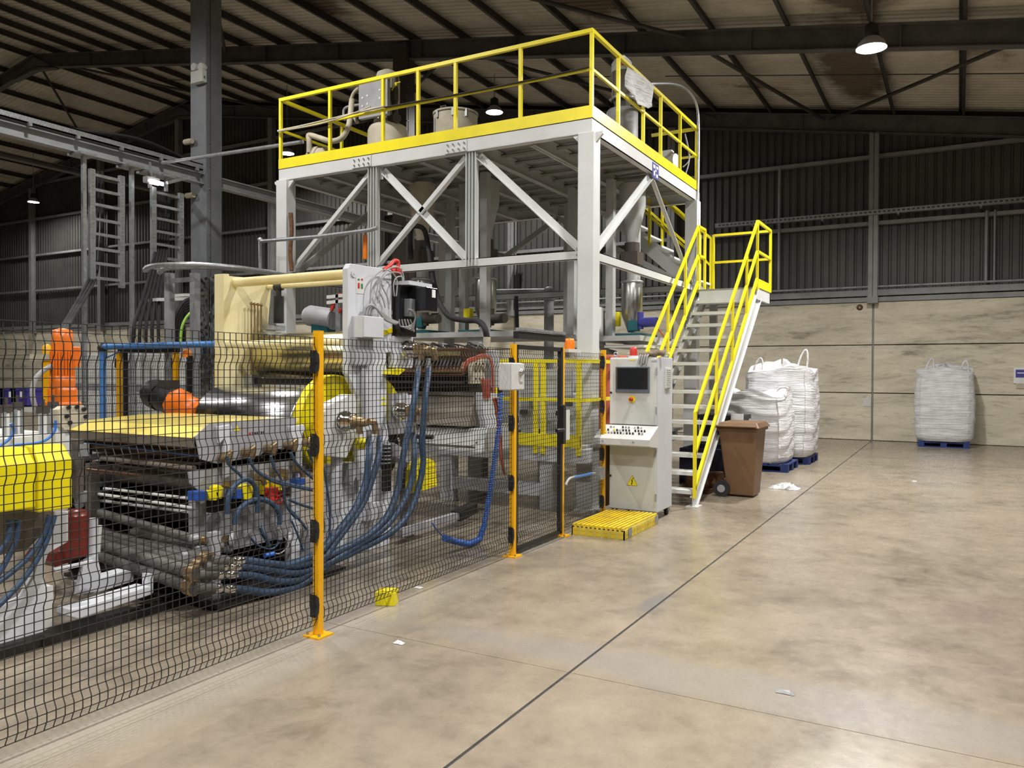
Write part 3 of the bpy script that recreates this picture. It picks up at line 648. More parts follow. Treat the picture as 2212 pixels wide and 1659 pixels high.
def onc(u, v, h): # point on the console's sloping face, u across, v up the slope
    y = CY0 - .31 + v * .31; z = .975 + v * .14; return (CX0 - .075 + u * (CX1 - CX0 + .09), y - h * .41, z + h * .91)
nrm = Vector((0, -.412, .911))
for r, v in ((0, .35), (1, .55), (2, .78)):
    for k in range(13 if r < 2 else 11):
        if random.random() < .12: continue
        u = .16 + k * .055 + r * .01; p = Vector(onc(u, v, 0)); c = random.choice(['black', 'black', 'black', 'machine_grey', 'light_plastic', 'black'])
        if k in (2,) and r == 1: c = 'yellow'
        if k == 0 and r == 0: c = 'mach_yellow'
        part('push_button', MB().cyl(p, p + nrm * .022, .011, 8), c, cs)
for u in (.17, .72): p = Vector((CX0 - .075 + u * .69, CY0 - .312, .945)); part('console_lock', MB().cyl(p, p + Vector((0, -.01, 0)), .011, 8), 'machine_grey', cs)
tri = cp('warning_triangle', MB().prism([(-3.435, .40), (-3.305, .40), (-3.37, .515)], 1, CY0 - .003, CY0), 'yellow', par=d2)
part('border', MB().prism([(-3.44, .396), (-3.30, .396), (-3.37, .522)], 1, CY0 - .0015, CY0), 'black', tri)
part('lightning_mark', MB().prism([(-3.362, .492), (-3.385, .452), (-3.372, .452), (-3.382, .415), (-3.392, .422), (-3.374, .405), (-3.368, .425), (-3.362, .462), (-3.375, .462), (-3.352, .490)], 1, CY0 - .0045, CY0 - .003), 'black', tri)
v_ = MB().box((CX1, 9.20, 1.55), (CX1 + .02, 9.38, 1.80)); vg = cp('vent_grille', v_, 'light_plastic', .004)
for k in range(10): part('louvre', MB().box((CX1 + .02, 9.215, 1.565 + k * .023), (CX1 + .026, 9.365, 1.577 + k * .023)), 'cab_grey', vg)
cp('name_plate', MB().box((-3.14, CY0 - .002, 1.868), (-3.075, CY0, 1.885)), 'machine_grey', par=d1); cp('name_plate', MB().box((-3.42, CY0 - .002, 1.885), (-3.34, CY0, 1.895)), 'mach_yellow', par=d1)
for x, y in ((CX0 + .05, CY0 + .06), (CX1 - .05, CY0 + .06), (CX1 - .05, CY1 - .06), (CX0 + .05, CY1 - .06)):
    cp('eye_bolt', MB().cyl((x, y, CZ1), (x, y, CZ1 + .02), .018, 10).tube([(x + .022 * math.cos(t * pi / 6), y, CZ1 + .042 + .022 * math.sin(t * pi / 6)) for t in range(13)], .007, 6, sub=1), 'galv')
    ca = cp('caster', MB().cyl((x - .018, y, .04), (x + .018, y, .04), .04, 16), 'rubber'); part('fork', MB().box((x - .03, y - .025, .05), (x - .022, y + .03, CZ0)).box((x + .022, y - .025, .05), (x + .03, y + .03, CZ0)), 'galv_dull', ca)
rb = cp('beacon', MB().lathe((-3.44, CY0 + .2, CZ1 + .025), [(.045, 0), (.045, .08), (.035, .10), (.01, .105)], 16), 'red'); part('beacon_base', MB().cyl((-3.44, CY0 + .2, CZ1), (-3.44, CY0 + .2, CZ1 + .025), .06, 16), 'light_plastic', rb)
g = MB()
g.tube([(-3.22, 9.05, 1.94), (-3.16, 9.12, 1.965), (-3.10, 9.18, 1.96)], .03, 8)
gl = thing('work_glove', 'crumpled brown work glove lying on top of the control cabinet', 'glove', (-3.2, 9.1, 1.92))
part('palm', MB().sphere((-3.24, 9.0, 1.955), .075, 12, 8, .5).sphere((-3.15, 9.0, 1.962), .07, 12, 8, .5), 'glove', gl)
for k in range(4): part('finger', MB().tube([(-3.26 + k * .03, 8.98, 1.95), (-3.275 + k * .03, 8.935, 1.945), (-3.285 + k * .03, 8.922, 1.90), (-3.295 + k * .03, 8.922, 1.85 - .02 * (k % 2))], .013, 6), 'cable_grey', gl)
part('cuff', MB().tube([(-3.12, 9.0, 1.965), (-3.06, 9.01, 1.975), (-3.01, 9.02, 1.96)], .036, 8), 'glove', gl)
# brown panel and small lever by the fence
single('brown_board', MB().box((-3.74, 8.90, .12), (-3.715, 9.6, 1.1)), 'card', 'brown board standing between the fence and the control cabinet', 'board')
lv = thing('pull_handle', 'bent grey lever wrapped with blue tape sticking out of the fence', 'handle', (FX, 8.0, .6))
part('rod', MB().tube([at(1222, 1048, X=FX + .14), at(1232, 1033, X=FX + .14), at(1262, 1027, X=FX + .1), at(1285, 1022, X=FX + .05)], .014, 8), 'cable_grey', lv)
part('tape', MB().tube([at(1240, 1031.5, X=FX + .135), at(1262, 1027, X=FX + .1), at(1278, 1023, X=FX + .07)], .017, 8), 'pipe_blue', lv); part('mount', MB().cbox(at(1297, 1022, X=FX + .03), (.06, .14, .14)), 'galv', lv)
# ================================================================== YELLOW STEP GRATING
gs = thing('grating_step', 'yellow slatted floor step in front of the control cabinet', 'step', (-3.3, 8.3, 0))
GX0, GX1, GY0, GY1 = -3.60, -3.0, 7.74, 8.80
for k in range(13): part('slat', MB().box((GX0, GY0 + .01 + k * .0815, .085), (GX1, GY0 + .06 + k * .0815, .125)), 'grate_yellow', gs, .004) if False else None
for k in range(12): x = GX0 + .006 + k * .0505; part('slat', MB().box((x, GY0, .085), (x + .026, GY1, .125)), 'grate_yellow', gs, .003)
part('skirt', MB().box((GX0, GY0, 0), (GX1, GY0 + .012, .10)).box((GX0, GY1 - .012, 0), (GX1, GY1, .1)).box((GX0, GY0, 0), (GX0 + .012, GY1, .1)).box((GX1 - .012, GY0, 0), (GX1, GY1, .10)), 'grate_side', gs)
for k in range(7): part('honeycomb_cell', MB().box((GX0 + .02 + k * .085, GY0 - .004, .012), (GX0 + .078 + k * .085, GY0, .045)), 'grate_yellow', gs); part('honeycomb_cell', MB().box((GX0 + .02 + k * .085, GY0 - .004, .055), (GX0 + .078 + k * .085, GY0, .085)), 'grate_yellow', gs)
for k in range(12): part('honeycomb_cell', MB().box((GX1, GY0 + .03 + k * .085, .012), (GX1 + .004, GY0 + .088 + k * .085, .045)), 'grate_yellow', gs); part('honeycomb_cell', MB().box((GX1, GY0 + .03 + k * .085, .055), (GX1 + .004, GY0 + .088 + k * .085, .085)), 'grate_yellow', gs)
for y in (GY0 + .10, GY1 - .12): part('clamp', MB().box((GX1 + .003, y, .02), (GX1 + .008, y + .10, .11)), 'galv', gs)
# ================================================================== WHEELED BIN
wb_ = thing('wheeled_bin', 'brown wheeled waste bin standing beside the stair foot', 'bin', (-2.7, 11.5, 0))
def frust(b0, b1, z0, z1):
    (x0, x1, y0, y1) = b0; (X0, X1, Y0_, Y1_) = b1
    return [(x0, y0, z0), (x1, y0, z0), (x1, y1, z0), (x0, y1, z0), (X0, Y0_, z1), (X1, Y0_, z1), (X1, Y1_, z1), (X0, Y1_, z1)]
FQ = [(0, 3, 2, 1), (4, 5, 6, 7), (0, 1, 5, 4), (1, 2, 6, 5), (2, 3, 7, 6), (3, 0, 4, 7)]
part('body', MB().add(frust((-2.84, -2.475, 11.30, 11.72), (-2.955, -2.425, 11.22, 11.86), .02, .96), FQ), 'bin_brown', wb_, .02)
part('rim', MB().box((-2.975, 11.20, .93), (-2.40, 11.88, .975)), 'bin_brown', wb_, .01)
part('lid', MB().add(frust((-3.0, -2.375, 11.17, 11.93), (-2.93, -2.43, 11.26, 11.86), .975, 1.05), FQ).box((-2.98, 11.12, .985), (-2.42, 11.20, 1.01)), 'bin_brown', wb_, .012)
part('hinge_bar', MB().cyl((-2.97, 11.90, 1.0), (-2.41, 11.90, 1.0), .02, 8), 'bin_brown', wb_)
for y in (11.22, 11.80):
    wh = part('wheel', MB().cyl((-2.90, y - .025, .115), (-2.90, y + .025, .115), .115, 24), 'rubber', wb_)
    part('hub', MB().cyl((-2.90, y - .03, .115), (-2.90, y + .03, .115), .055, 14), 'machine_grey', wh)
part('axle', MB().cyl((-2.90, 11.22, .115), (-2.90, 11.80, .115), .012, 8), 'galv', wb_)
# ================================================================== PALLETS AND BULK BAGS
def pallet(x0, x1, y0, y1, lab):
    t = thing('pallet', lab, 'pallet', ((x0 + x1) / 2, (y0 + y1) / 2, 0)); n = 7
    for k in range(n): a = x0 + k * (x1 - x0 - .11) / (n - 1); part('deck_board', MB().box((a, y0, .125), (a + .11, y1, .147)), 'pallet_blue', t)
    for k in range(3):
        yy = y0 + k * (y1 - y0 - .12) / 2; part('stringer_board', MB().box((x0, yy, .103), (x1, yy + .12, .125)), 'pallet_blue', t)
        for j in range(3): xx = x0 + j * (x1 - x0 - .13) / 2; part('block', MB().box((xx, yy, .022), (xx + .13, yy + .12, .103)), 'pallet_blue', t)
        part('runner', MB().box((x0, yy, 0), (x1, yy + .12, .022)), 'pallet_blue', t)
    return t
def bag(x0, x1, y0, y1, z0, z1, lab, seed, slump=0., loops=(), tilt=0., top_open=.0):
    t = thing('bulk_bag', lab, 'bag', ((x0 + x1) / 2, (y0 + y1) / 2, z0)); rnd = random.Random(seed)
    cx_, cy_ = (x0 + x1) / 2, (y0 + y1) / 2; hx, hy = (x1 - x0) / 2, (y1 - y0) / 2; n = 48; K = 40; vs = []
    ph = [rnd.uniform(0, 6) for _ in range(8)]
    for k in range(K + 1):
        q = k / K; z = z0 + (z1 - z0) * q
        bul = 1 + .06 * math.sin(pi * min(1, q * 1.15)) - (.10 * (max(0, .07 - q) / .07) ** 2)
        for i in range(n):
            a = 2 * pi * (i + .5) / n; c, s = math.cos(a), math.sin(a); e = .26 + .16 * (1 - q)
            r = (abs(c) ** (2 / e) + abs(s) ** (2 / e)) ** (-e / 2)
            wr = 1 + .010 * math.sin(30 * q + 3 * math.sin(a * 2 + ph[0]) + ph[1]) * (1 if q > .1 else 0) + .007 * math.sin(57 * q + 4 * math.sin(a * 3 + ph[2])) + .006 * math.sin(a * 9 + q * 6 + ph[3])
            zz = z
            if q > .8:
                f = (q - .8) / .2; zz = z - f * slump * (.5 + .5 * math.sin(a * 2 + ph[4])) - f * slump * .5 * (1 + math.sin(a * 5 + ph[5])) + f * .05 * math.sin(a * 3 + ph[6])
            vs.append((cx_ + hx * r * c * bul * wr + tilt * q, cy_ + hy * r * s * bul * wr, zz))
    fs = [(k * n + i, k * n + (i + 1) % n, (k + 1) * n + (i + 1) % n, (k + 1) * n + i) for k in range(K) for i in range(n)]
    m = MB().add(vs, fs, True); m.add(vs, [tuple(range(n - 1, -1, -1))])
    # gathered top
    rings = 4; prev = vs[K * n:]; tv = list(prev); tf = []
    for g_ in range(1, rings + 1):
        sc2 = 1 - .24 * g_; dz = -.05 * g_ if top_open else .015 * g_
        tv += [((p[0] - cx_ - tilt) * sc2 + cx_ + tilt, (p[1] - cy_) * sc2 + cy_, p[2] + dz + .025 * math.sin(i * .8 + g_ * 2 + ph[7]) + (.02 * g_ * math.sin(i * 1.3))) for i, p in enumerate(prev)]
        tf += [((g_ - 1) * n + i, (g_ - 1) * n + (i + 1) % n, g_ * n + (i + 1) % n, g_ * n + i) for i in range(n)]
    tf.append(tuple(range(rings * n, (rings + 1) * n))); m.add(tv, tf, True)
    part('sack', m, 'bag_fabric', t)
    for sx in (-1, 1):                                          # sewn webbing seams at the front corners
        a = math.radians(-90 + sx * 38); i = int(((a % (2 * pi)) / (2 * pi)) * n)
        sm = MB()
        for k in range(2, K - 2):
            p, q2 = Vector(vs[k * n + i]), Vector(vs[(k + 1) * n + i]); o_ = (p - Vector((cx_, cy_, p.z))).normalized() * .004; sm.bar(p + o_, q2 + o_, .035, .006, up=o_)
        part('webbing', sm, 'bag_fabric', t)
    for (lx, ly, dx, h) in loops:
        zt = z1 - .05; part('lifting_loop', MB().tube([(lx - .09, ly, zt - .05), (lx - .05 + dx * .4, ly, zt + h * .6), (lx + dx, ly, zt + h), (lx + .05 + dx * .8, ly, zt + h * .6), (lx + .09, ly, zt - .05)], .018, 6), 'bag_fabric', t)
    return t
pallet(-.83, .24, 21.35, 22.30, 'blue wooden pallet under the lone white bulk bag by the back wall')
bag(-.90, .31, 21.25, 22.4, .147, 1.86, 'lone full white bulk bag on a pallet against the concrete back wall', 3, .02, ((-.62, 21.6, .06, .30), (.12, 21.5, .02, .24)))
pallet(-3.75, -2.58, 14.45, 15.45, 'blue wooden pallet under the slumped bulk bag behind the brown bin')
bag(-3.86, -2.62, 14.42, 15.45, .147, 1.52, 'slumped open white bulk bag behind the brown wheeled bin', 5, .10, ((-2.72, 14.6, .05, .02),), tilt=-.05, top_open=1)
pallet(-3.60, -2.45, 15.95, 16.95, 'blue wooden pallet under the rear tall bulk bag beyond the slumped one')
bag(-3.66, -2.42, 15.75, 16.9, .147, 1.86, 'tall white bulk bag standing behind the slumped one near the stairs', 9, .05, ((-3.42, 15.9, .05, .22), (-2.62, 15.95, .08, .38)))
single('paper_cup', MB().lathe((-2.98, 12.1, .98), [(.07, 0), (.085, .24), (.08, .245), (.07, .02)], 16), 'paper', 'white paper roll standing up behind the brown bin lid', 'paper') if False else None
single('paper_sheet', MB().box((-3.12, 12.6, .78), (-2.93, 12.63, 1.10)), 'paper', 'white upright card behind the brown bin lid', 'card')
def crumple(c, rx, ry, h, seed, n=9):
    rnd = random.Random(seed); m = MB(); vs = []
    for i in range(n):
        for j in range(n): u, v = i / (n - 1) * 2 - 1, j / (n - 1) * 2 - 1; f = max(0, 1 - max(abs(u), abs(v)) ** 3); vs.append((c[0] + rx * (u + rnd.uniform(-.12, .12)), c[1] + ry * (v + rnd.uniform(-.12, .12)), .003 + h * rnd.uniform(.05, 1) * f))
    return m.add(vs, [(i * n + j, (i + 1) * n + j, (i + 1) * n + j + 1, i * n + j + 1) for i in range(n - 1) for j in range(n - 1)])
single('plastic_scrap', crumple((-2.27, 12.5), .20, .13, .10, 4), 'paper', 'crumpled white plastic scrap on the floor right of the bin', 'litter')
# clutter under the stairs
single('dark_crate', MB().box((-3.85, 12.3, 0), (-3.1, 13.3, .30)).box((-3.85, 12.3, .3), (-3.80, 13.3, .55)).box((-3.15, 12.3, .3), (-3.1, 13.3, .55)).box((-3.8, 13.25, .3), (-3.15, 13.3, .55)).box((-3.8, 12.3, .3), (-3.15, 12.35, .55)), 'crate_navy', 'dark blue crate standing under the staircase', 'crate')
single('motor_scrap', MB().cyl((-3.5, 11.5, .15), (-3.0, 11.7, .15), .14, 14).box((-3.6, 11.35, 0), (-3.1, 11.8, .06)).cyl((-3.05, 11.68, .15), (-2.95, 11.72, .15), .05, 10), 'rust', 'dark rusty motor lying under the lower stair treads', 'motor')
single('storage_box', MB().box((-3.9, 13.6, 0), (-3.2, 14.2, .95)).box((-3.93, 13.57, .95), (-3.17, 14.23, 1.02)), 'black', 'black storage box behind the stair treads', 'box')
# ================================================================== CALENDER ROLL STACK
def PT(pts, X): return [at(p[0], p[1], X=(p[2] if len(p) > 2 else X)) for p in pts]
def YZ(pts, X): return [(q.y, q.z) for q in PT(pts, X)]
def hose(par, pts, X, r, mat='hose_blue', name='hose', n=10, sub=6): return part(name, MB().tube(PT(pts, X), r, n, sub), mat, par)
cm = thing('calender', 'white calender roll stack with gold and steel rolls, yellow guards and blue hoses', 'machine', (-5.3, 5.8, 0))
XP = -5.0
rp = part('side_frame', MB().prism(YZ([(751, 580), (757, 569), (846, 583), (846, 760), (835, 762), (835, 905), (846, 1000), (850, 1080), (840, 1187), (775, 1196), (775, 862), (751, 806)], XP), 0, XP - .065, XP), 'white_paint', cm, .006)
part('side_frame', MB().prism(YZ([(490, 596), (588, 604), (579, 705), (562, 722), (562, 830)], -6.62) + [(6.2, 0), (5.76, 0)], 0, -6.72, -6.62), 'cream_plate', cm, .006)
lp = YZ([(477, 594), (490, 596), (492, 830)], -6.62)
part('frame_rib', MB().prism([(5.70, 2.74), (5.77, 2.745), (5.82, 1.4), (5.70, 1.4)], 0, -6.74, -6.60), 'cream_plate', cm, .004)
# cross rods between the frames
part('cross_rod', MB().cyl((-6.64, 5.86, 2.665), (XP - .06, 5.86, 2.665), .048, 16), 'cream_plate', cm); part('cross_rod', MB().cyl((-6.64, 6.32, 2.665), (XP - .06, 6.32, 2.665), .030, 14), 'cream_plate', cm)
part('cross_rod', MB().cyl((-6.64, 5.74, 2.015), (XP - .06, 5.74, 2.015), .034, 14), 'cream_plate', cm)
for y, z in ((5.84, 2.665),): part('rod_cap', MB().cyl((XP, y, z), (XP + .012, y, z), .035, 16).cyl((XP + .012, y, z), (XP + .018, y, z), .012, 8), 'white_paint', cm)
part('rod_cap', MB().cyl((XP, 6.28, 2.62), (XP + .012, 6.28, 2.62), .025, 14), 'white_paint', cm)
# rolls
part('gold_roll', MB().lathe((-6.52, 6.22, 1.90), [(.02, 0), (.22, .0), (.245, .03), (.245, 1.38), (.22, 1.41), (.07, 1.42), (.07, 1.5)], 48, axis=(1, 0, 0)), 'roll_gold', cm, label='polished gold tinted upper roll')
part('steel_roll', MB().lathe((-6.55, 5.63, 1.235), [(.02, -.10), (.09, -.10), (.09, 0), (.33, 0), (.352, .02), (.352, 1.28), (.33, 1.30), (.1, 1.31), (.1, 1.6)], 56, axis=(1, 0, 0)), 'roll_steel', cm, label='mirror polished steel roll')
part('lower_roll', MB().lathe((-6.52, 6.35, .95), [(.05, 0), (.32, 0), (.32, 1.42), (.05, 1.44)], 40, axis=(1, 0, 0)), 'roll_steel', cm)
part('beam', MB().box((-6.62, 6.50, 2.08), (XP - .06, 6.75, 2.16)), 'brown_cover', cm); part('scraper_beam', MB().box((-6.6, 6.02, 1.60), (XP - .06, 6.10, 1.665)), 'oily_dark', cm)
# yellow guards
part('roll_guard', MB().cyl((XP - .20, 5.72, 1.25), (XP - .17, 5.72, 1.25), .46, 40).lathe((XP - .17, 5.72, 1.25), [(.46, 0), (.46, .05), (.445, .05), (.445, 0)], 40, axis=(1, 0, 0), cap=False), 'mach_yellow', cm)
part('roll_guard', MB().cyl((XP - .14, 6.32, 1.28), (XP - .11, 6.32, 1.28), .41, 40), 'mach_yellow', cm)
part('guard_strip', MB().prism(YZ([(826, 715), (846, 708), (846, 718), (826, 725)], XP), 0, XP - .15, XP + .01), 'mach_yellow', cm); part('guard_strip', MB().prism(YZ([(830, 800), (850, 796), (860, 798), (845, 810), (826, 808)], XP), 0, XP - .1, XP + .10), 'mach_yellow', cm)
part('guard_cap', MB().cyl(at(770, 958, X=-4.86), at(770, 958, X=-4.86) + Vector((.04, .06, 0)), .058, 20), 'mach_yellow', cm)
# bearing houses, journals, rotary unions
def union(par, c, L1, r1, brass_len, drop=True):
    c = Vector(c)
    j = part('journal', MB().lathe(c, [(r1 * 1.25, -.04), (r1 * 1.25, .03), (r1, .035), (r1, L1), (r1 * .7, L1 + .005)], 24, axis=(1, 0, 0)), 'chrome', par)
    b = c + Vector((L1, 0, 0))
    u = part('rotary_union', MB().lathe(b, [(r1 * .75, 0), (r1 * .8, .03), (r1 * .62, .05), (r1 * .62, .10), (r1 * .45, brass_len), (r1 * .3, brass_len)], 16, axis=(1, 0, 0)).cyl(b + Vector((.07, 0, 0)), b + Vector((.07, 0, -.11)), r1 * .42, 12).tube([b + Vector((brass_len * .6, 0, 0)), b + Vector((brass_len * .9, .06, 0)), b + Vector((brass_len * .95, .10, -.02)), b + Vector((brass_len * .95, .11, -.11))], r1 * .40, 10), 'brass', par)
    return b
bh = MB().prism(YZ([(702, 890), (708, 876), (738, 862), (756, 852), (768, 852), (770, 872), (770, 950), (748, 990), (702, 985)], XP + .11), 0, XP - .02, XP + .11)
part('bearing_house', bh, 'light_plastic', cm, .008)
u1 = union(cm, (XP + .14, 5.55, 1.29), .11, .075, .17)
part('bearing_plate', MB().box((XP - .04, 6.42, 1.78), (XP + .02, 6.76, 2.10)), 'white_paint', cm, .004)
u2 = union(cm, (XP + .06, 6.62, 1.965), .10, .075, .17)
part('bearing_plate', MB().box((XP - .04, 6.42, 1.10), (XP + .0, 6.70, 1.52)), 'machine_grey', cm, .004); part('bearing_plate', MB().box((XP, 6.52, 1.30), (XP + .03, 6.72, 1.50)), 'white_paint', cm)
u3 = union(cm, (XP + .05, 6.50, 1.34), .10, .07, .16)
# the box, conduits and cable bundles on the frame
jb = part('junction_box', MB().box((XP + .0, 5.82, 2.06), (XP + .13, 6.12, 2.265)), 'cab_side', cm, .006); part('box_lid', MB().box((XP + .13, 5.825, 2.065), (XP + .145, 6.115, 2.26)), 'cab_side', jb, .004)
part('box_shroud', MB().box((XP, 5.80, 1.80), (XP + .06, 6.06, 2.06)).box((XP, 5.92, 1.3), (XP + .04, 5.98, 1.8)), 'machine_grey', cm)
for k in range(4): hose(cm, [(784 + 6 * k, 680, XP + .04), (788 + 6 * k, 666, XP + .05), (800 + 5 * k, 659 + 2 * k, XP + .06), (815 + 4 * k, 668 + 3 * k, XP + .07), (832 + 4 * k, 690, XP + .08), (855 + 2 * k, 700 - k, XP + .1)], XP, .012, 'cable_grey', 'cable', 8)
for p in ([(800, 655), (803, 610), (818, 588), (835, 583), (850, 592), (858, 610), (856, 640)], [(808, 655), (812, 640), (820, 605), (838, 582), (862, 578), (872, 600), (868, 640)], [(816, 655), (820, 635), (822, 610), (830, 596), (848, 588), (866, 592), (870, 615)], [(840, 668), (838, 645), (826, 620), (822, 605)], [(832, 665), (828, 648), (818, 628)], [(852, 640), (850, 615), (856, 600), (868, 598), (872, 612), (865, 650)]):
    hose(cm, [(q[0], q[1], XP + .06) for q in p], XP, .007, 'cable_grey', 'cable', 6)
vb = part('valve_block', MB().box((XP - .02, 6.46, 2.10), (XP + .08, 6.74, 2.62)), 'black_gloss', cm, .008)
part('valve_coil', MB().box((XP + .08, 6.60, 2.36), (XP + .30, 6.80, 2.60)), 'black_gloss', vb, .006); part('valve_coil', MB().box((XP + .08, 6.52, 2.30), (XP + .16, 6.64, 2.48)), 'galv_dull', vb, .006)
part('valve_label', MB().box((XP + .30, 6.70, 2.50), (XP + .303, 6.76, 2.58)), 'paper', vb); part('mount_plate', MB().box((XP - .02, 6.50, 2.62), (XP + .16, 6.9, 2.66)), 'white_paint', vb)
for k in range(5): hose(cm, [(862 + 6 * k, 690, XP + .14), (866 + 7 * k, 705 + 2 * k, XP + .14), (885 + 2 * k, 704 + 2 * k, XP + .15), (897, 690 - 3 * k, XP + .16), (893 - 3 * k, 668, XP + .16)], XP, .008, 'cable_grey', 'cable', 6)
sk = part('lifting_shackle', MB().tube(PT([(828, 583, XP), (842, 574, XP), (852, 563, XP), (860, 566, XP), (858, 580, XP), (846, 586, XP)], XP), .020, 10).cbox(at(855, 585, X=XP - .02), (.10, .09, .05)), 'red', cm)
part('lifting_shackle', MB().tube(PT([(590, 610, -6.6), (583, 603, -6.6), (590, 597, -6.6), (598, 600, -6.6), (598, 608, -6.6)], XP), .02, 8), 'red', cm)
sgn = part('sign_plate', MB().prism(YZ([(769, 599), (786, 599), (786, 635), (769, 634)], XP), 0, XP, XP + .004), 'light_plastic', cm)
part('green_mark', MB().prism(YZ([(772, 602), (776, 602), (776, 606), (772, 606)], XP), 0, XP + .004, XP + .006).prism(YZ([(779, 613), (783, 613), (783, 624), (779, 624)], XP), 0, XP + .004, XP + .006), 'green', sgn)
part('red_mark', MB().prism(YZ([(779, 602), (783, 602), (783, 606), (779, 606)], XP), 0, XP + .004, XP + .006).prism(YZ([(772, 611), (776, 611), (776, 623), (772, 623)], XP), 0, XP + .004, XP + .006), 'red', sgn)
part('warning_sticker', MB().prism(YZ([(824, 863), (832, 863), (828, 855)], XP), 0, XP, XP + .003).prism(YZ([(823, 875), (833, 875), (828, 866)], XP), 0, XP, XP + .003), 'yellow', cm)
# parts on the left frame: chains and black cylinder
for k in range(4): part('chain', MB().cyl(at(543 + 7 * k, 655 + k, X=-6.55), at(543 + 7 * k, 800, X=-6.55), .008, 6).sphere(at(543 + 7 * k, 656 + k, X=-6.55), .018, 8, 6), 'brass', cm)
cyl = part('air_cylinder', MB().cyl(at(602, 640, X=-6.45), at(602, 698, X=-6.45), .055, 16).cyl(at(602, 625, X=-6.45), at(602, 640, X=-6.45), .03, 12).cyl(at(602, 620, X=-6.45) - Vector((.05, 0, 0)), at(602, 620, X=-6.45) + Vector((.05, 0, 0)), .04, 12), 'black', cm)
part('cylinder_bracket', MB().cbox(at(590, 708, X=-6.5), (.12, .25, .05)).cbox(at(585, 720, X=-6.5), (.1, .2, .03)), 'galv', cm)
part('roll_end_bracket', MB().box((-6.62, 5.98, 1.45), (-6.5, 6.12, 1.70)), 'galv', cm)
# base frame of the stack
part('base_frame', MB().prism(YZ([(705, 1005), (850, 990), (856, 1090), (846, 1186), (700, 1215)], XP), 0, XP - .12, XP - .06), 'white_paint', cm, .006)
part('base_frame', MB().box((-6.68, 5.3, 0), (-6.60, 6.6, .95)), 'white_paint', cm); part('base_rail', MB().box((-6.6, 5.3, 0), (XP - .1, 5.42, .14)), 'white_paint', cm)
part('column_tube', MB().cyl(at(728, 985, X=XP + .02), at(722, 1175, X=XP + .02), .055, 14), 'white_paint', cm)
part('foot_post', MB().box((XP + .10, 5.60, 0), (XP + .16, 5.68, .14)), 'light_plastic', cm)
part('lever_block', MB().prism(YZ([(752, 1000), (765, 1000), (790, 1030), (775, 1040), (768, 1030), (762, 1050), (756, 1045)], XP + .05), 0, XP - .05, XP + .05), 'machine_grey', cm)
part('drive_box', MB().prism(YZ([(790, 1085), (818, 1083), (818, 1120), (788, 1126)], XP + .05), 0, XP, XP + .10), 'cab_side', cm, .006)
part('clamp_block', MB().prism(YZ([(830, 955), (866, 975), (866, 1000), (832, 985)], XP), 0, XP - .02, XP + .12), 'machine_grey', cm)
part('black_plate', MB().prism(YZ([(724, 955), (735, 955), (735, 972), (724, 972)], XP + .03), 0, XP, XP + .07), 'black', cm)
part('rear_leg', MB().box((XP - .12, 6.72, 0), (XP - .02, 6.84, 1.3)), 'brown_cover', cm); part('spring_unit', MB().cyl(at(835, 985, X=XP + .03), at(835, 1060, X=XP + .03), .05, 12), 'oily_dark', cm)
for k in range(6): part('spring_coil', MB().lathe(at(834, 960 + 8 * k, X=XP + .05), [(.05, -.008), (.062, 0), (.05, .008)], 14), 'galv_dull', cm)
# yellow ribbed guard low behind
rg = part('ribbed_guard', MB().prism([(6.68, .48), (6.70, .72), (6.76, .80), (6.92, .82), (7.02, .78), (7.06, .52)], 0, XP - .02, XP + .12), 'mach_yellow', cm)
for k in range(9): part('rib', MB().box((XP + .12, 6.90, .53 + k * .026), (XP + .126, 7.03, .543 + k * .026)), 'yellow', rg)
part('floor_arm', MB().bar(at(862, 1152, X=XP + .1), at(1000, 1110, X=XP + .1), .09, .07), 'machine_grey', cm); part('arm_end', MB().bar(at(985, 1115, X=XP + .1), at(1022, 1096, X=XP + .1), .13, .11), 'black', cm)
# ---- big blue hoses
HX = -4.60
HO = [([(903, 800, -4.72), (897, 850), (884, 920), (874, 970), (866, 1010), (858, 1060), (836, 1115), (790, 1160), (730, 1190), (690, 1208), (640, 1222), (580, 1218), (540, 1212), (525, 1211)], 'upper'),
      ([(926, 798, -4.72), (920, 850), (914, 920), (912, 960), (914, 1000), (905, 1050), (885, 1105), (845, 1150), (780, 1185), (725, 1210), (690, 1224), (640, 1238), (585, 1232), (540, 1225), (518, 1224)], 'u2'),
      ([(797, 950, -4.70), (797, 985), (790, 1040), (772, 1090), (745, 1130), (715, 1165), (692, 1190), (650, 1212), (620, 1222)], 'u3'),
      ([(820, 946, -4.70), (818, 985), (805, 1030), (785, 1085), (755, 1130), (725, 1170), (695, 1212), (650, 1250), (600, 1256), (550, 1244), (510, 1241)], 'u4'),
      ([(893, 938, -4.70), (896, 980), (888, 1040), (868, 1090), (830, 1140), (770, 1180), (720, 1210), (690, 1235), (640, 1268), (580, 1280), (530, 1275), (505, 1272)], 'u5')]
for pts, nm in HO: hose(cm, pts, HX, .031)
for c in ((903, 790), (926, 788), (797, 942), (820, 938), (893, 930)): part('hose_fitting', MB().cyl(at(c[0], c[1] - 14, X=-4.72), at(c[0], c[1] + 12, X=-4.72), .026, 12), 'galv', cm)
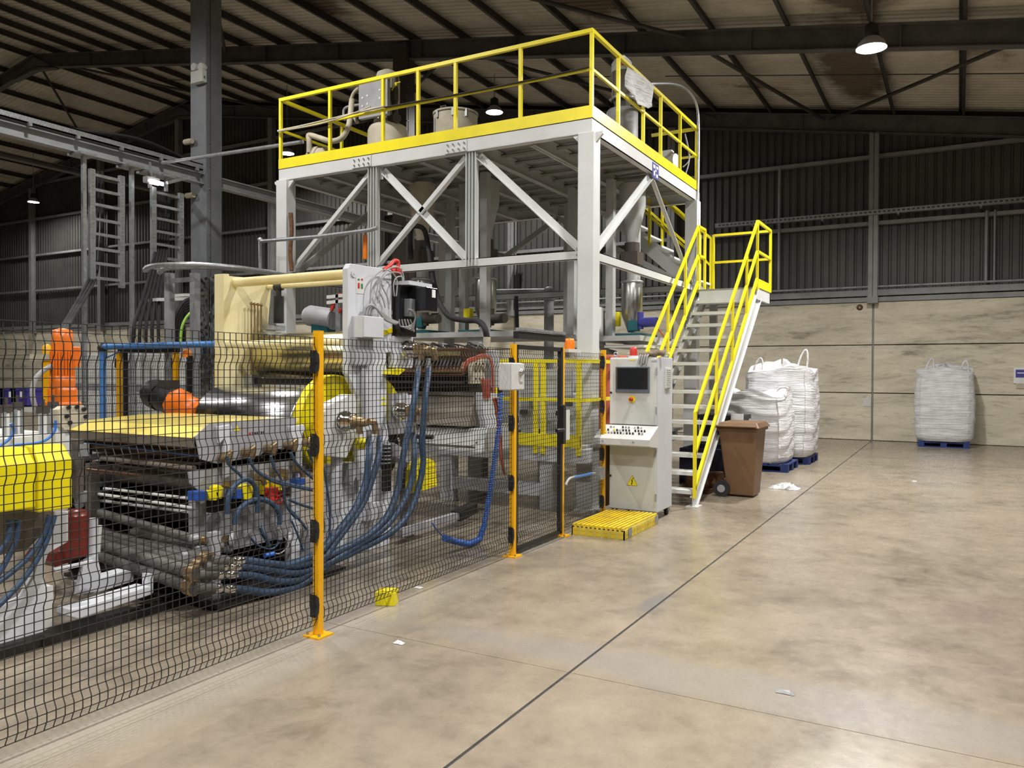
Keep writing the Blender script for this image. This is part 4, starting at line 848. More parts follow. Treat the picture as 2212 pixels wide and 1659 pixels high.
# ================================================================== HEADER PIPES AND LOW PIPEWORK
hp = thing('header_pipes', 'low bank of grey insulated pipes feeding the blue hoses under the roller table', 'pipes', (-5.2, 4.4, 0))
for k, (a, c) in enumerate((((520, 1211), (455, 1212)), ((514, 1224), (440, 1226)), ((506, 1241), (425, 1240)), ((502, 1272), (420, 1270)))):
    p, q = at(*a, X=HX), at(*c, X=HX - .02); part('coupling', MB().lathe(p, [(.030, -.02), (.034, 0), (.034, .05), (.029, .055), (.029, .10), (.038, .105), (.038, .15), (.03, .16)], 14, axis=(q - p).normalized()), 'chrome', hp)
    r = Vector((-6.4, q.y + .1, q.z + .06 + .02 * k)); part('pipe', MB().cyl(p.lerp(q, .5), q, .042, 14).cyl(q, r, .048, 14), 'pipe_grey', hp); part('pipe_flange', MB().cyl(q, q.lerp(r, .04), .062, 14), 'brass', hp)
for (a, c, r) in (((290, 1150), (430, 1185), .04), ((215, 1108), (420, 1165), .035), ((300, 1195), (430, 1215), .05), ((355, 1248), (440, 1262), .045), ((220, 1150), (400, 1200), .03), ((260, 1215), (400, 1250), .04)):
    p = at(*c, X=-4.85); q = at(*a, X=-5.9); part('pipe', MB().cyl(p, q, r, 12), 'pipe_grey', hp); part('elbow', MB().sphere(p, r * 1.25, 10, 8), 'galv_dull', hp)
for k in range(8):
    x, y = 430 + 18 * (k % 4), 1165 + 14 * (k // 4) + 6 * (k % 3); part('valve', MB().cyl(at(x, y, X=-4.82), at(x + 12, y + 3, X=-4.82), .032, 10).cyl(at(x + 6, y - 8, X=-4.82), at(x + 6, y + 8, X=-4.82), .018, 8), 'brass' if k % 3 == 0 else 'galv_dull', hp)
for x in (497, 620): part('gauge', MB().cyl(at(x, 1165, X=-4.8), at(x + 8, 1165, X=-4.78), .06, 16), 'machine_grey', hp)
part('drip_tray', MB().box((-6.5, 3.95, .02), (-4.62, 5.3, .05)), 'oily_dark', hp)
part('pipe_support', MB().box((-4.82, 4.0, .02), (-4.76, 4.08, .55)), 'machine_grey', hp); part('pipe_support', MB().box((-4.82, 5.0, .02), (-4.76, 5.06, .4)), 'machine_grey', hp)
# ================================================================== ROLLER TABLE WITH YELLOW LID
rt = thing('roller_table', 'cooling roller table under a glossy yellow lid in front of the steel roll', 'machine', (-5.8, 4.6, 0))
TX0, TX1 = -6.62, -5.0
lid = part('lid', MB().prism([(4.03, 1.235), (4.04, 1.25), (4.20, 1.305), (4.75, 1.335), (5.14, 1.332), (5.14, 1.30), (4.20, 1.275), (4.06, 1.235)], 0, TX0, TX1 - .013), 'pale_yellow', rt, .003)
part('lid_lip', MB().box((TX0, 4.035, 1.165), (TX1 - .01, 4.05, 1.24)), 'brown_cover', rt)
part('lid_end', MB().prism([(4.04, 1.235), (4.20, 1.30), (5.12, 1.325), (5.12, 1.2), (4.04, 1.17)], 0, TX0 - .004, TX0), 'pale_yellow', rt)
sp1 = part('side_panel', MB().prism(YZ([(422, 943), (452, 914), (640, 901), (640, 955), (612, 968), (575, 975), (560, 985), (470, 1002), (432, 992)], TX1), 0, TX1 - .012, TX1), 'machine_grey', rt, .003)
for x in (470, 627):
    part('bracket', MB().prism(YZ([(x, 922), (x + 28, 917), (x + 32, 928), (x + 26, 934), (x + 25, 1028), (x + 16, 1032), (x + 15, 945), (x + 4, 958)], TX1 + .03), 0, TX1 + .0, TX1 + .035), 'white_paint', rt, .003)
for x in (512, 655): part('warning_sticker', MB().prism(YZ([(x - 6, 931), (x + 6, 930), (x, 919)], TX1 + .002), 0, TX1, TX1 + .003), 'yellow', rt)
tl = MB()
for k, (w0, h0) in enumerate(((4, 5), (4, 4), (4, 4), (3, 6), (4, 4), (4, 4))): tl.prism(YZ([(545 + 4.6 * k, 938 - .5 * k), (545 + 4.6 * k + w0 - 1, 938 - .5 * k), (545 + 4.6 * k + w0 - 1, 938 - .5 * k - h0), (545 + 4.6 * k, 938 - .5 * k - h0)], TX1 + .001), 0, TX1, TX1 + .002)
part('worn_lettering', tl, 'black', sp1); part('red_mark', MB().prism(YZ([(538, 940), (542, 940), (542, 934), (538, 934)], TX1 + .001), 0, TX1, TX1 + .002), 'red', sp1)
ry_ = [(4.27, 1.10), (4.50, 1.12), (4.73, 1.13), (4.96, 1.14), (5.16, 1.15)]
for k, (y, z) in enumerate(ry_):
    part('roller', MB().cyl((TX0 + .06, y, z), (TX1 - .03, y, z), .07, 20), 'roll_steel' if k % 2 else 'copper_dark', rt)
    p = Vector((TX1 + .02, y, z - .03)); part('rotary_joint', MB().cyl(p, p + Vector((.10, 0, 0)), .036, 12).cyl(p + Vector((.07, 0, .03)), p + Vector((.07, .02, -.05)), .022, 10).cyl(p + Vector((.03, .04, .02)), p + Vector((.03, .08, .04)), .02, 8), 'brass', rt)
for k, (y, z) in enumerate(((4.30, .86), (4.62, .88), (4.86, .89), (5.05, .90))):
    part('roller', MB().cyl((TX0 + .06, y, z), (TX1 - .03, y, z), .075, 20), 'dirty_steel', rt)
    p = Vector((TX1 + .03, y, z)); part('rotary_joint', MB().cyl(p, p + Vector((.09, 0, 0)), .035, 12).cyl(p + Vector((.06, 0, .02)), p + Vector((.06, .03, -.06)), .022, 10), 'brass', rt)
part('side_panel', MB().prism(YZ([(408, 1020), (430, 1015), (640, 995), (640, 1050), (560, 1062), (470, 1075), (432, 1062), (412, 1045)], TX1 - .02), 0, TX1 - .04, TX1 - .02), 'machine_grey', rt, .003)
part('side_panel', MB().prism([(4.2, .30), (4.2, .62), (5.2, .66), (5.2, .30)], 0, TX1 - .10, TX1 - .08), 'machine_grey', rt); part('leg', MB().box((TX1 - .14, 4.10, .0), (TX1 - .06, 4.20, .75)), 'machine_grey', rt); part('leg', MB().box((TX1 - .14, 5.1, .0), (TX1 - .06, 5.2, .95)), 'white_paint', rt)
# clamps and valve on the lower panel
for (x, y, w, h, m_) in ((420, 1072, 26, 20, 'bright_blue'), (505, 1068, 22, 20, 'bright_blue'), (640, 1042, 18, 14, 'bright_blue')):
    part('hose_clamp', MB().prism(YZ([(x, y - h / 2), (x + w, y - h / 2 - 2), (x + w, y + h / 2 - 2), (x, y + h / 2)], TX1 + .06), 0, TX1 - .02, TX1 + .07), m_, rt, .004)
for (x, y, w, h) in ((446, 1070, 24, 22), (462, 1062, 18, 30), (520, 1062, 26, 34), (562, 1052, 30, 34), (590, 1048, 26, 22)):
    part('yellow_clamp', MB().prism(YZ([(x, y - h * .3), (x + w * .5, y - h / 2), (x + w, y - h * .3), (x + w * .8, y + h / 2), (x + w * .2, y + h / 2)], TX1 + .06), 0, TX1 + .0, TX1 + .075), 'mach_yellow', rt, .004)
vh = part('valve_handle', MB().lathe(at(600, 1074, X=TX1 + .16), [(.045, -.012), (.058, -.008), (.058, .008), (.045, .012)], 20, axis=(1, -.3, .4), cap=False), 'red', rt)
part('valve_spokes', MB().bar(at(594, 1068, X=TX1 + .16), at(606, 1080, X=TX1 + .16), .02, .012).bar(at(594, 1080, X=TX1 + .16), at(606, 1068, X=TX1 + .16), .02, .012).cyl(at(600, 1074, X=TX1 + .16), at(596, 1082, X=TX1 + .05), .014, 8), 'red', vh)
part('valve_body', MB().cbox(at(586, 1066, X=TX1 + .12), (.07, .09, .10)), 'red', rt)
# open steel frame at the far side and front rods
for y, z0, z1 in ((4.20, .25, 1.2), (4.88, .3, 1.15)): part('frame_post', MB().box((TX0 + .02, y - .03, z0), (TX0 + .08, y + .03, z1)), 'dirty_steel', rt)
fr_ = MB().bar(at(165, 992, X=-6.55), at(338, 968, X=-6.55), .05, .05); part('frame_bar', fr_, 'machine_grey', rt)
part('frame_bar', MB().bar(at(205, 1046, X=-6.5), at(380, 1024, X=-6.5), .04, .05), 'machine_grey', rt); part('frame_bar', MB().bar(at(165, 1095, X=-6.45), at(255, 1046, X=-6.45), .04, .045), 'machine_grey', rt); part('frame_bar', MB().bar(at(340, 985, X=-6.5), at(372, 1030, X=-6.5), .04, .04), 'machine_grey', rt)
part('frame_post', MB().bar(at(200, 1000, X=-6.3), at(200, 1135, X=-6.3), .08, .08), 'dirty_steel', rt); part('frame_post', MB().bar(at(327, 975, X=-6.3), at(328, 1085, X=-6.3), .07, .07), 'dirty_steel', rt)
for (a, c, m_, r) in (((205, 1066), (420, 1098), 'light_plastic', .014), ((205, 1080), (455, 1112), 'light_plastic', .014), ((225, 1055), (420, 1078), 'light_plastic', .012), ((180, 945), (420, 965), 'copper_dark', .025), ((180, 955), (430, 985), 'pipe_blue', .008), ((220, 990), (420, 1012), 'brown_cover', .022), ((190, 1015), (300, 1028), 'copper_dark', .014)):
    part('cross_rod', MB().cyl(at(*c, X=-5.08), at(a[0], a[1], Y=at(*c, X=-5.08).y), r, 10), m_, rt)
part('shade_panel', MB().box((TX0 + .2, 4.55, .45), (TX1 - .15, 4.57, .82)), 'oily_dark', rt); part('shade_panel', MB().box((TX0 + .1, 5.22, .1), (TX1 - .12, 5.24, 1.05)), 'oily_dark', rt)  # dark panels here and below are added to deepen the shade under the table
part('shade_panel', MB().box((TX0 + .1, 4.0, .06), (TX0 + .12, 5.3, .95)), 'oily_dark', rt); part('shade_panel', MB().box((TX0 + .1, 4.0, .055), (TX1 - .1, 5.3, .06)), 'oily_dark', rt)
part('brown_board', MB().box((TX0 + .1, 4.35, .98), (TX1 - .3, 5.0, 1.0)), 'brown_cover', rt)
part('base_beam', MB().prism(YZ([(152, 1316), (175, 1312), (322, 1266), (330, 1268), (330, 1284), (170, 1338), (150, 1332)], -4.95), 0, -5.10, -4.95), 'white_paint', rt, .008)
part('base_post', MB().prism(YZ([(319, 1240), (331, 1240), (331, 1280), (319, 1282)], -4.97), 0, -5.03, -4.97), 'white_paint', rt); part('base_skid', MB().box((-5.12, 2.9, 0), (-4.98, 5.2, .05)), 'oily_dark', rt)
part('upper_beam', MB().prism(YZ([(175, 1260), (275, 1232), (290, 1236), (290, 1256), (180, 1290)], -5.3), 0, -5.42, -5.30), 'white_paint', rt, .006)
part('standing_plate', MB().prism(YZ([(182, 1212), (210, 1200), (218, 1235), (215, 1275), (168, 1285)], -5.25), 0, -5.29, -5.25), 'white_paint', rt); part('guide_tube', MB().cyl(at(200, 1120, X=-5.3), at(200, 1210, X=-5.3), .035, 12), 'white_paint', rt); part('guide_tube', MB().cyl(at(214, 1135, X=-5.35), at(210, 1195, X=-5.35), .02, 12), 'light_plastic', rt)
# ---- hoses of the roller table
for p, r in (([(492, 1110), (494, 1075), (508, 1048), (530, 1035), (548, 1045), (556, 1075), (556, 1110)], .021), ([(507, 1132), (514, 1105), (535, 1085), (562, 1078), (588, 1088), (603, 1110), (604, 1135)], .021), ([(558, 1100), (562, 1140), (575, 1165), (582, 1180)], .016),
             ([(490, 985), (496, 1005), (515, 1022), (522, 1030)], .012), ([(538, 988), (548, 1010), (570, 1028), (610, 1042), (680, 1058)], .012), ([(585, 985), (592, 1010), (605, 1030), (612, 1055), (618, 1090), (640, 1120)], .012), ([(628, 978), (640, 1000), (660, 1020), (690, 1045)], .012), ([(665, 970), (672, 990), (682, 1010), (690, 1035)], .012),
             ([(560, 1020), (590, 1040), (640, 1052), (690, 1062)], .012), ([(700, 1010), (706, 1050), (712, 1100), (712, 1150), (704, 1180)], .010), ([(620, 1095), (640, 1115), (660, 1140), (672, 1165)], .011), ([(540, 1160), (560, 1180), (590, 1185), (610, 1160)], .009), ([(625, 1080), (650, 1090), (680, 1100), (695, 1110)], .012), ([(630, 1125), (645, 1160), (655, 1190)], .009)):
    hose(rt, p, -4.80, r)
for x, y in ((492, 1120), (507, 1142), (604, 1143), (556, 1118)): part('hose_fitting', MB().cyl(at(x, y - 10, X=-4.8), at(x, y + 22, X=-4.8), .026, 12), 'galv_dull', rt)
part('hose_plug', MB().cyl(at(572, 1200, X=-4.7), at(592, 1196, X=-4.7), .020, 10), 'air_blue', rt); part('thin_cable', MB().tube(PT([(592, 1196), (606, 1195), (622, 1180), (618, 1165), (600, 1140)], -4.7), .006, 6), 'cable_grey', rt)
# ================================================================== HAUL-OFF MACHINE AT THE LEFT EDGE
ho = thing('haul_off_machine', 'white haul-off machine with yellow guard boxes and grey air cylinders at the left edge', 'machine', (-5.2, 2.9, 0))
HXX = -5.0
part('side_frame', MB().prism(YZ([(148, 1105), (148, 1170), (105, 1195), (98, 1215), (96, 1365), (0, 1392), (-60, 1405), (-60, 1330), (-15, 1318), (50, 1290), (72, 1250), (100, 1150), (118, 1105)], HXX), 0, HXX - .06, HXX), 'white_paint', ho, .006)
part('rear_frame', MB().box((-6.6, 2.4, 0), (-6.52, 3.3, 1.0)), 'white_paint', ho); part('top_frame', MB().prism(YZ([(-60, 955), (140, 935), (146, 965), (-60, 985)], HXX - .1), 0, -6.6, HXX - .1), 'light_plastic', ho)
part('brown_panel', MB().prism(YZ([(-60, 1090), (118, 1085), (105, 1145), (60, 1190), (-60, 1210)], HXX - .1), 0, HXX - .16, HXX - .12), 'brown_cover', ho)
part('base_block', MB().prism(YZ([(96, 1268), (115, 1265), (116, 1350), (96, 1362)], HXX - .06), 0, HXX - .2, HXX - .06), 'light_plastic', ho); part('skid', MB().box((-5.16, 2.3, 0), (-5.0, 3.6, .06)), 'oily_dark', ho)
def gbox(x0, x1, y0, y1, X, dx):
    a = at(x0, y1, X=X); c = at(x1, y0, X=X); ya, yc, z0, z1 = a.y, c.y, a.z, c.z
    m = MB(); h = z1 - z0; w = .07
    vs = [(X, ya, z0), (X, yc, z0), (X, yc, z1 - .09), (X, ya, z1 - .09), (X - w, ya + .02, z1), (X - w, yc - .01, z1), (X - dx, ya, z0), (X - dx, yc, z0), (X - dx, yc - .01, z1), (X - dx, ya + .02, z1)]
    m.add(vs, [(0, 1, 2, 3), (3, 2, 5, 4), (4, 5, 8, 9), (6, 9, 8, 7), (0, 3, 4, 9, 6), (1, 7, 8, 5, 2), (0, 6, 7, 1)])
    return m
g1 = part('guard_box', gbox(-70, 77, 967, 1118, HXX + .20, .26), 'mach_yellow', ho, .010); g2 = part('guard_box', gbox(82, 156, 960, 1108, HXX + .14, .22), 'mach_yellow', ho, .010)
def acyl(x0, x1, y0, y1, X):
    xm = (x0 + x1) / 2; p = at(xm, y1, X=X); q = at(xm, y0, X=X); r = (at(x1, y0, X=X) - at(x0, y0, X=X)).length / 2 * .8
    c = part('air_cylinder', MB().cyl(p, q, r, 16), 'light_plastic', ho); part('cylinder_head', MB().cbox(q + Vector((0, 0, .02)), (r * 2.2, r * 2.2, .05)).cyl(q, q + Vector((0, 0, .09)), r * .4, 10), 'dark_steel', c); part('tie_rod', MB().cyl(p + Vector((r, r, 0)), q + Vector((r, r, 0)), .01, 6).cyl(p + Vector((r, -r, 0)), q + Vector((r, -r, 0)), .01, 6), 'galv', c); return c
acyl(3, 24, 890, 945, -5.25); acyl(28, 46, 884, 940, -5.35); acyl(82, 104, 892, 945, -5.2); acyl(106, 124, 882, 940, -5.3)
for p in ([(22, 915), (30, 930), (20, 948), (5, 960), (-10, 970)], [(120, 908), (118, 930), (100, 950), (70, 958), (30, 962), (-10, 975)]): hose(ho, p, -5.05, .009, 'air_blue', 'air_hose', 8)
for p in ([(20, 1122), (18, 1160), (0, 1190), (-20, 1210)], [(38, 1122), (36, 1160), (22, 1195), (0, 1235), (-20, 1260)], [(108, 1112), (92, 1160), (60, 1205), (20, 1240), (-10, 1262)], [(118, 1112), (100, 1170), (70, 1225), (30, 1275), (-15, 1320)]): hose(ho, p, -4.88, .017)
part('flange_plate', MB().prism(YZ([(126, 885), (140, 876), (180, 875), (188, 885), (188, 912), (150, 928), (140, 930), (128, 915)], -5.15), 0, -5.22, -5.15), 'insul', ho, .004)
for x, y in ((147, 880), (165, 879), (180, 884), (143, 899), (184, 900), (150, 913)): part('bolt', MB().cyl(at(x, y, X=-5.15), at(x, y, X=-5.15) + Vector((.015, 0, 0)), .014, 8), 'black', ho)
part('white_post', MB().prism(YZ([(126, 925), (142, 922), (150, 940), (150, 985), (126, 965)], -5.18), 0, -5.26, -5.18), 'white_paint', ho)
part('red_motor', MB().cyl(at(162, 1112, X=-5.3), at(160, 1200, X=-5.3), .09, 18).lathe(at(162, 1112, X=-5.3), [(.09, 0), (.07, .03), (.03, .04)], 18), 'dark_red', ho, label='dark red painted motor'); part('red_guard', MB().prism(YZ([(108, 1212), (120, 1196), (150, 1186), (178, 1180), (178, 1205), (120, 1225)], -5.3), 0, -5.6, -5.3), 'dark_red', ho)
part('ledge', MB().bar(at(115, 1232, X=-5.1), at(200, 1213, X=-5.1), .04, .02), 'white_paint', ho); part('end_bracket', MB().cbox(at(176, 972, X=-5.5), (.06, .08, .09)), 'galv', ho); part('shaft_block', MB().cyl(at(176, 1062, X=-5.5), at(176, 1085, X=-5.5), .045, 12), 'galv_dull', ho); part('shaft_block', MB().cbox(at(168, 1012, X=-5.5), (.05, .06, .42)), 'dirty_steel', ho)
# orange geared motor standing on the haul-off
gm = thing('gear_motor', 'upright orange gear motor above the yellow guard boxes', 'motor', tuple(at(135, 885, X=-6.0)))
gx = -6.0
def vs_(y): return at(135, y, X=gx)
ra = (at(162, 800, X=gx) - at(108, 800, X=gx)).length / 2 * .72
part('motor_body', MB().lathe(vs_(815), [(ra, 0), (ra, .26), (ra * .96, .28)], 24), 'orange', gm)
fins = MB()
for k in range(24): t = 2 * pi * k / 24; c = vs_(815); fins.bar(c + Vector((ra * math.cos(t), ra * math.sin(t), .0)), c + Vector((ra * math.cos(t), ra * math.sin(t), .20)), .012, .03, up=(math.cos(t), math.sin(t), 0))
part('cooling_fins', fins, 'orange', gm)
part('fan_cowl', MB().lathe(vs_(770), [(ra * 1.05, 0), (ra * 1.05, .14), (ra * .95, .20), (ra * .3, .215)], 24), 'orange', gm)
part('terminal_box', MB().cbox(vs_(770) + Vector((-.08, .10, 0)), (.12, .12, .16)), 'orange', gm, .008)
part('gear_flange', MB().lathe(vs_(838), [(ra * 1.15, 0), (ra * 1.25, .03), (ra * 1.25, .09), (ra * .9, .10)], 24), 'orange', gm)
part('gear_box', MB().cbox(vs_(862), (ra * 2.5, ra * 2.2, .20)), 'orange', gm, .03); part('gear_foot', MB().cbox(vs_(882), (ra * 3.0, ra * 2.6, .10)), 'orange', gm, .01)
single('cable', MB().tube(PT([(112, 790), (95, 800), (76, 820), (70, 850), (78, 885), (90, 900)], -6.0), .018, 8), 'cable_grey', 'grey cable looping from the upright orange gear motor', 'cable')
# ================================================================== EXTRUDER UNDER THE PLATFORM
ex = thing('extruder', 'extruder with copper brown flat die on a white base frame under the mezzanine', 'machine', (-5.4, 8.6, 0))
def ep(name, mb, mat, bevel=0, par=None, label=None, kind=None): return part(name, mb, mat, par or ex, bevel, label, kind)
ep('die_body', MB().box((-6.5, 7.95, 1.72), (-5.06, 8.45, 2.03)), 'copper_dark', .015)
ep('die_lip', MB().prism([(7.90, 1.78), (7.95, 1.86), (7.95, 1.72), (7.88, 1.70)], 0, -6.5, -5.08), 'copper_dark')
ep('lip_bar', MB().box((-6.5, 7.86, 1.735), (-5.1, 7.90, 1.765)), 'brass')
ep('highlight_bar', MB().box((-6.45, 7.93, 1.93), (-5.15, 7.96, 1.985)), 'roll_gold')  # gold strip stands in for the highlight along the die top
for k in range(26): x = -6.46 + k * .052; ep('die_bolt', MB().cyl((x, 7.885, 1.80), (x, 7.955, 1.90), .013, 6), 'oily_dark')
ep('die_end_plate', MB().box((-5.06, 7.96, 1.60), (-4.99, 8.33, 1.90)), 'insul', .004)
for k in range(12): ep('end_bolt', MB().cyl((-4.99, 8.02 + .08 * (k % 4), 1.66 + .09 * (k // 4)), (-4.985, 8.02 + .08 * (k % 4), 1.66 + .09 * (k // 4)), .014, 8), 'black')
ep('die_support', MB().box((-6.4, 8.05, 1.45), (-5.1, 8.4, 1.72)), 'oily_dark'); ep('lower_bar', MB().box((-6.5, 7.9, 1.60), (-5.1, 7.95, 1.63)).box((-6.5, 7.9, 1.5), (-5.1, 7.95, 1.52)) if False else MB().box((-6.5, 7.9, 1.60), (-5.1, 7.95, 1.63)), 'dark_steel')
ep('brown_cover', MB().prism([(8.0, 1.46), (8.35, 1.46), (8.25, 1.10), (7.85, 1.10)], 0, -6.6, -4.98), 'brown_cover', .004)
ep('cover_lip', MB().box((-6.6, 7.97, 1.46), (-5.0, 8.0, 1.50)), 'brown_cover')
ep('grey_hood', MB().prism([(7.9, 1.08), (8.5, 1.08), (8.6, .82), (7.75, .82)], 0, -6.5, -4.75), 'grey_paint', .006); ep('slide_rod', MB().cyl((-6.4, 7.72, .88), (-4.8, 7.72, .88), .016, 10), 'chrome'); ep('slide_rod', MB().cyl((-6.4, 7.72, .97), (-5.4, 7.72, .97), .03, 10), 'oily_dark'); ep('knob', MB().sphere((-4.85, 7.85, .90), .05, 12, 8), 'black')
ep('white_casting', MB().prism([(8.0, 1.50), (8.35, 1.48), (8.38, 1.30), (8.30, 1.05), (8.2, .95), (8.1, 1.05), (8.0, 1.3)], 0, -4.98, -4.88), 'white_paint', .008)
ep('wire_box', MB().box((-5.0, 8.25, 1.55), (-4.90, 8.42, 2.0)), 'machine_grey', .006)
# wires over the die
for k in range(20):
    x = -6.3 + k * .065 + random.uniform(-.02, .02); y = random.uniform(8.0, 8.35)
    ep('wire', MB().tube([(x, y, 2.02), (x + random.uniform(-.05, .05), y, 2.06 + random.uniform(.0, .05)), (x + .08, y + .05, 2.05), (x + .14, y, 2.02)], .009, 6, 4), random.choice(['cable_grey', 'cable_black', 'cable_black', 'wire_red' if k % 7 == 0 else 'oily_dark']))
for k in range(3): hose(ex, [(1003, 800 - 4 * k, -4.95), (1010, 786 - 4 * k), (1025, 778 - 3 * k), (1045, 772 - 3 * k), (1058 + k, 776), (1063 + k, 800), (1064 + k, 850), (1055 + 2 * k, 862)], -4.90, .012, 'wire_red', 'wire', 6)
for k in range(5): hose(ex, [(1040 + 5 * k, 818), (1042 + 4 * k, 835), (1046 + 3 * k, 860)], -4.86, .012, 'wire_red', 'wire', 6)
for k in range(2): hose(ex, [(1066 + 5 * k, 860), (1072 + 4 * k, 890), (1078 + 3 * k, 940), (1082 + 2 * k, 990), (1090, 1025)], -4.60, .014, 'dark_red' if k else 'wire_red', 'red_hose', 8)
# coiled blue air hose
pts = []; path = [at(1082, 850, X=-4.2), at(1078, 930, X=-4.2), at(1068, 1000, X=-4.2), at(1056, 1080, X=-4.2), at(1046, 1135, X=-4.2), at(1036, 1165, X=-4.2), at(1012, 1176, X=-4.2), at(985, 1170, X=-4.2), at(960, 1162, X=-4.2)]
dens = [10, 14, 16, 14, 10, 12, 14, 12]
for i in range(len(path) - 1):
    a, c = path[i], path[i + 1]; n = dens[i]
    d = (c - a).normalized(); u = d.cross(Vector((0, 1, .1))).normalized(); v = d.cross(u)
    for k in range(n * 6): t = k / (n * 6); pts.append(a.lerp(c, t) + (u * math.cos(2 * pi * k / 6) + v * math.sin(2 * pi * k / 6)) * .026)
ch = thing('coiled_air_hose', 'coiled bright blue air hose hanging down to the floor behind the fence', 'hose', tuple(at(1012, 1180, X=-4.2)))
part('coil', MB().tube(pts, .008, 5, 1), 'air_blue', ch); part('tail', MB().tube([path[-1], at(950, 1152, X=-4.2), at(940, 1140, X=-4.2), at(934, 1130, X=-4.2)], .007, 6), 'air_blue', ch); part('end_cap', MB().cyl(path[-1], at(972, 1166, X=-4.2), .032, 12), 'air_blue', ch)
# base frame
for x, y in ((-6.02, 9.0), (-4.53, 9.04)):
    ep('base_leg', MB().box((x - .09, y - .09, 0), (x + .09, y + .09, .80)), 'white_paint', .006)
ep('base_beam', MB().box((-6.9, 8.9, .62), (-3.95, 9.12, .80)), 'white_paint', .006); ep('base_beam', MB().box((-6.0, 8.94, .17), (-4.55, 9.08, .33)), 'white_paint', .006); ep('base_beam', MB().box((-4.25, 9.1, .62), (-4.1, 13.0, .8)), 'white_paint'); ep('base_beam', MB().box((-6.5, 9.1, .62), (-6.3, 13.0, .8)), 'white_paint')
ep('deck', MB().box((-6.8, 8.95, .80), (-3.98, 12.9, .84)), 'grey_paint')
for x, y in ((-6.4, 12.6), (-4.2, 12.6)): ep('base_leg', MB().box((x - .09, y - .09, 0), (x + .09, y + .09, .80)), 'white_paint')
ep('toe_plate', MB().box((-5.28, 8.86, .82), (-4.02, 8.89, .97)), 'yellow')
for x in (-5.24, -4.64, -4.535, -4.05): ep('guard_post', MB().box((x - .03, 8.87, .72), (x + .03, 8.91, 1.90)), 'yellow')
for z in (1.88, 1.40): ep('guard_rail', MB().box((-5.25, 8.874, z - .022), (-3.98, 8.906, z + .022)), 'yellow'); ep('guard_rail', MB().box((-4.0, 8.9, z - .022), (-3.96, 12.0, z + .022)), 'yellow')
ep('barrel_hood', MB().box((-6.1, 9.4, 1.05), (-5.0, 12.4, 1.75)), 'grey_paint', .02); ep('barrel', MB().cyl((-5.5, 8.5, 1.75), (-5.5, 9.6, 1.60), .16, 20), 'dirty_steel')
ep('motor_cover', MB().box((-4.9, 9.4, .85), (-4.35, 10.4, 1.45)), 'white_paint', .02); ep('panel', MB().box((-5.0, 9.2, 1.45), (-4.3, 9.25, 1.78)), 'grey_paint'); ep('panel', MB().box((-5.0, 9.15, .95), (-4.75, 9.2, 1.78)), 'machine_grey')
for k in range(8): ep('fitting', MB().cbox((-5.2 + k * .13, 9.12, .98 + .12 * (k % 4)), (.08, .06, .06)), random.choice(['black', 'dark_steel', 'galv_dull']))
ep('gearbox', MB().box((-4.40, 9.9, .85), (-4.05, 11.0, 1.98)), 'wire_red', .03, label='rust red gearbox')
# ================================================================== DOSING UNITS UNDER AND ON THE PLATFORM
def dosing(x, y, zs, lab, teal=1, cone=None):
    t = thing('dosing_unit', lab, 'dosing unit', (x, y, zs))
    part('base_plate', MB().box((x - .30, y - .35, zs), (x + .30, y + .35, zs + .05)), 'teal', t)
    part('vessel', MB().lathe((x, y, zs + .08), [(.06, 0), (.10, .10), (.17, .30), (.17, .75), (.15, .80)], 24), 'steel', t)
    part('motor', MB().cyl((x + .22, y - .2, zs + .22), (x + .50, y - .25, zs + .22), .075, 16).cyl((x + .22, y - .2, zs + .12), (x + .22, y - .2, zs + .38), .05, 12), 'sign_blue' if teal == 2 else 'dark_steel', t)
    part('drive', MB().cbox((x + .12, y - .22, zs + .17), (.16, .14, .16)), 'teal', t, .008); part('valve', MB().cbox((x - .16, y - .26, zs + .28), (.12, .12, .22)), 'yellow', t, .01); part('clamp_ring', MB().lathe((x, y, zs + .86), [(.16, 0), (.18, .01), (.18, .03), (.16, .04)], 20, cap=False), 'galv', t)
    part('riser', MB().cyl((x, y, zs + .88), (x, y, zs + 1.15), .09, 16), 'grey_paint', t)
    part('valve_housing', MB().cbox((x, y, zs + 1.25), (.28, .28, .20)).cyl((x, y, zs + 1.35), (x, y, zs + 1.5), .12, 16), 'dark_steel', t)
    part('hopper_cone', MB().lathe((x, y, zs + 1.5), [(.09, 0), (.10, .12), (.21, .58), (.21, .92)], 28), 'insul' if teal == 1 else 'grey_paint', t)
    return t
dosing(-7.6, 10.55, 2.35, 'dosing unit with cream hopper cone under the left of the mezzanine'); dosing(-6.6, 10.9, 2.35, 'dosing unit with teal base in the middle under the mezzanine', 0); dosing(-4.55, 12.0, 2.30, 'dosing unit with blue motor under the right side of the mezzanine', 2)
dt = thing('support_tray', 'small white tray hanging below the right dosing unit', 'tray', (-4.4, 11.8, 2.1)); part('tray', MB().box((-4.75, 11.35, 2.12), (-4.12, 12.4, 2.16)), 'light_plastic', dt); part('tray_arm', MB().bar((-4.45, 11.5, 2.2), (-4.05, 12.6, 2.22), .10, .06), 'white_paint', dt); part('side_plate', MB().box((-4.85, 11.30, 2.16), (-4.83, 11.5, 2.75)), 'light_plastic', dt)
single('orange_cable', MB().tube([(-4.2, 11.8, 2.55), (-4.05, 12.0, 2.35), (-4.1, 12.3, 2.22), (-4.5, 12.0, 2.3)], .012, 6), 'orange', 'thin orange cable looping beside the right dosing unit', 'cable')
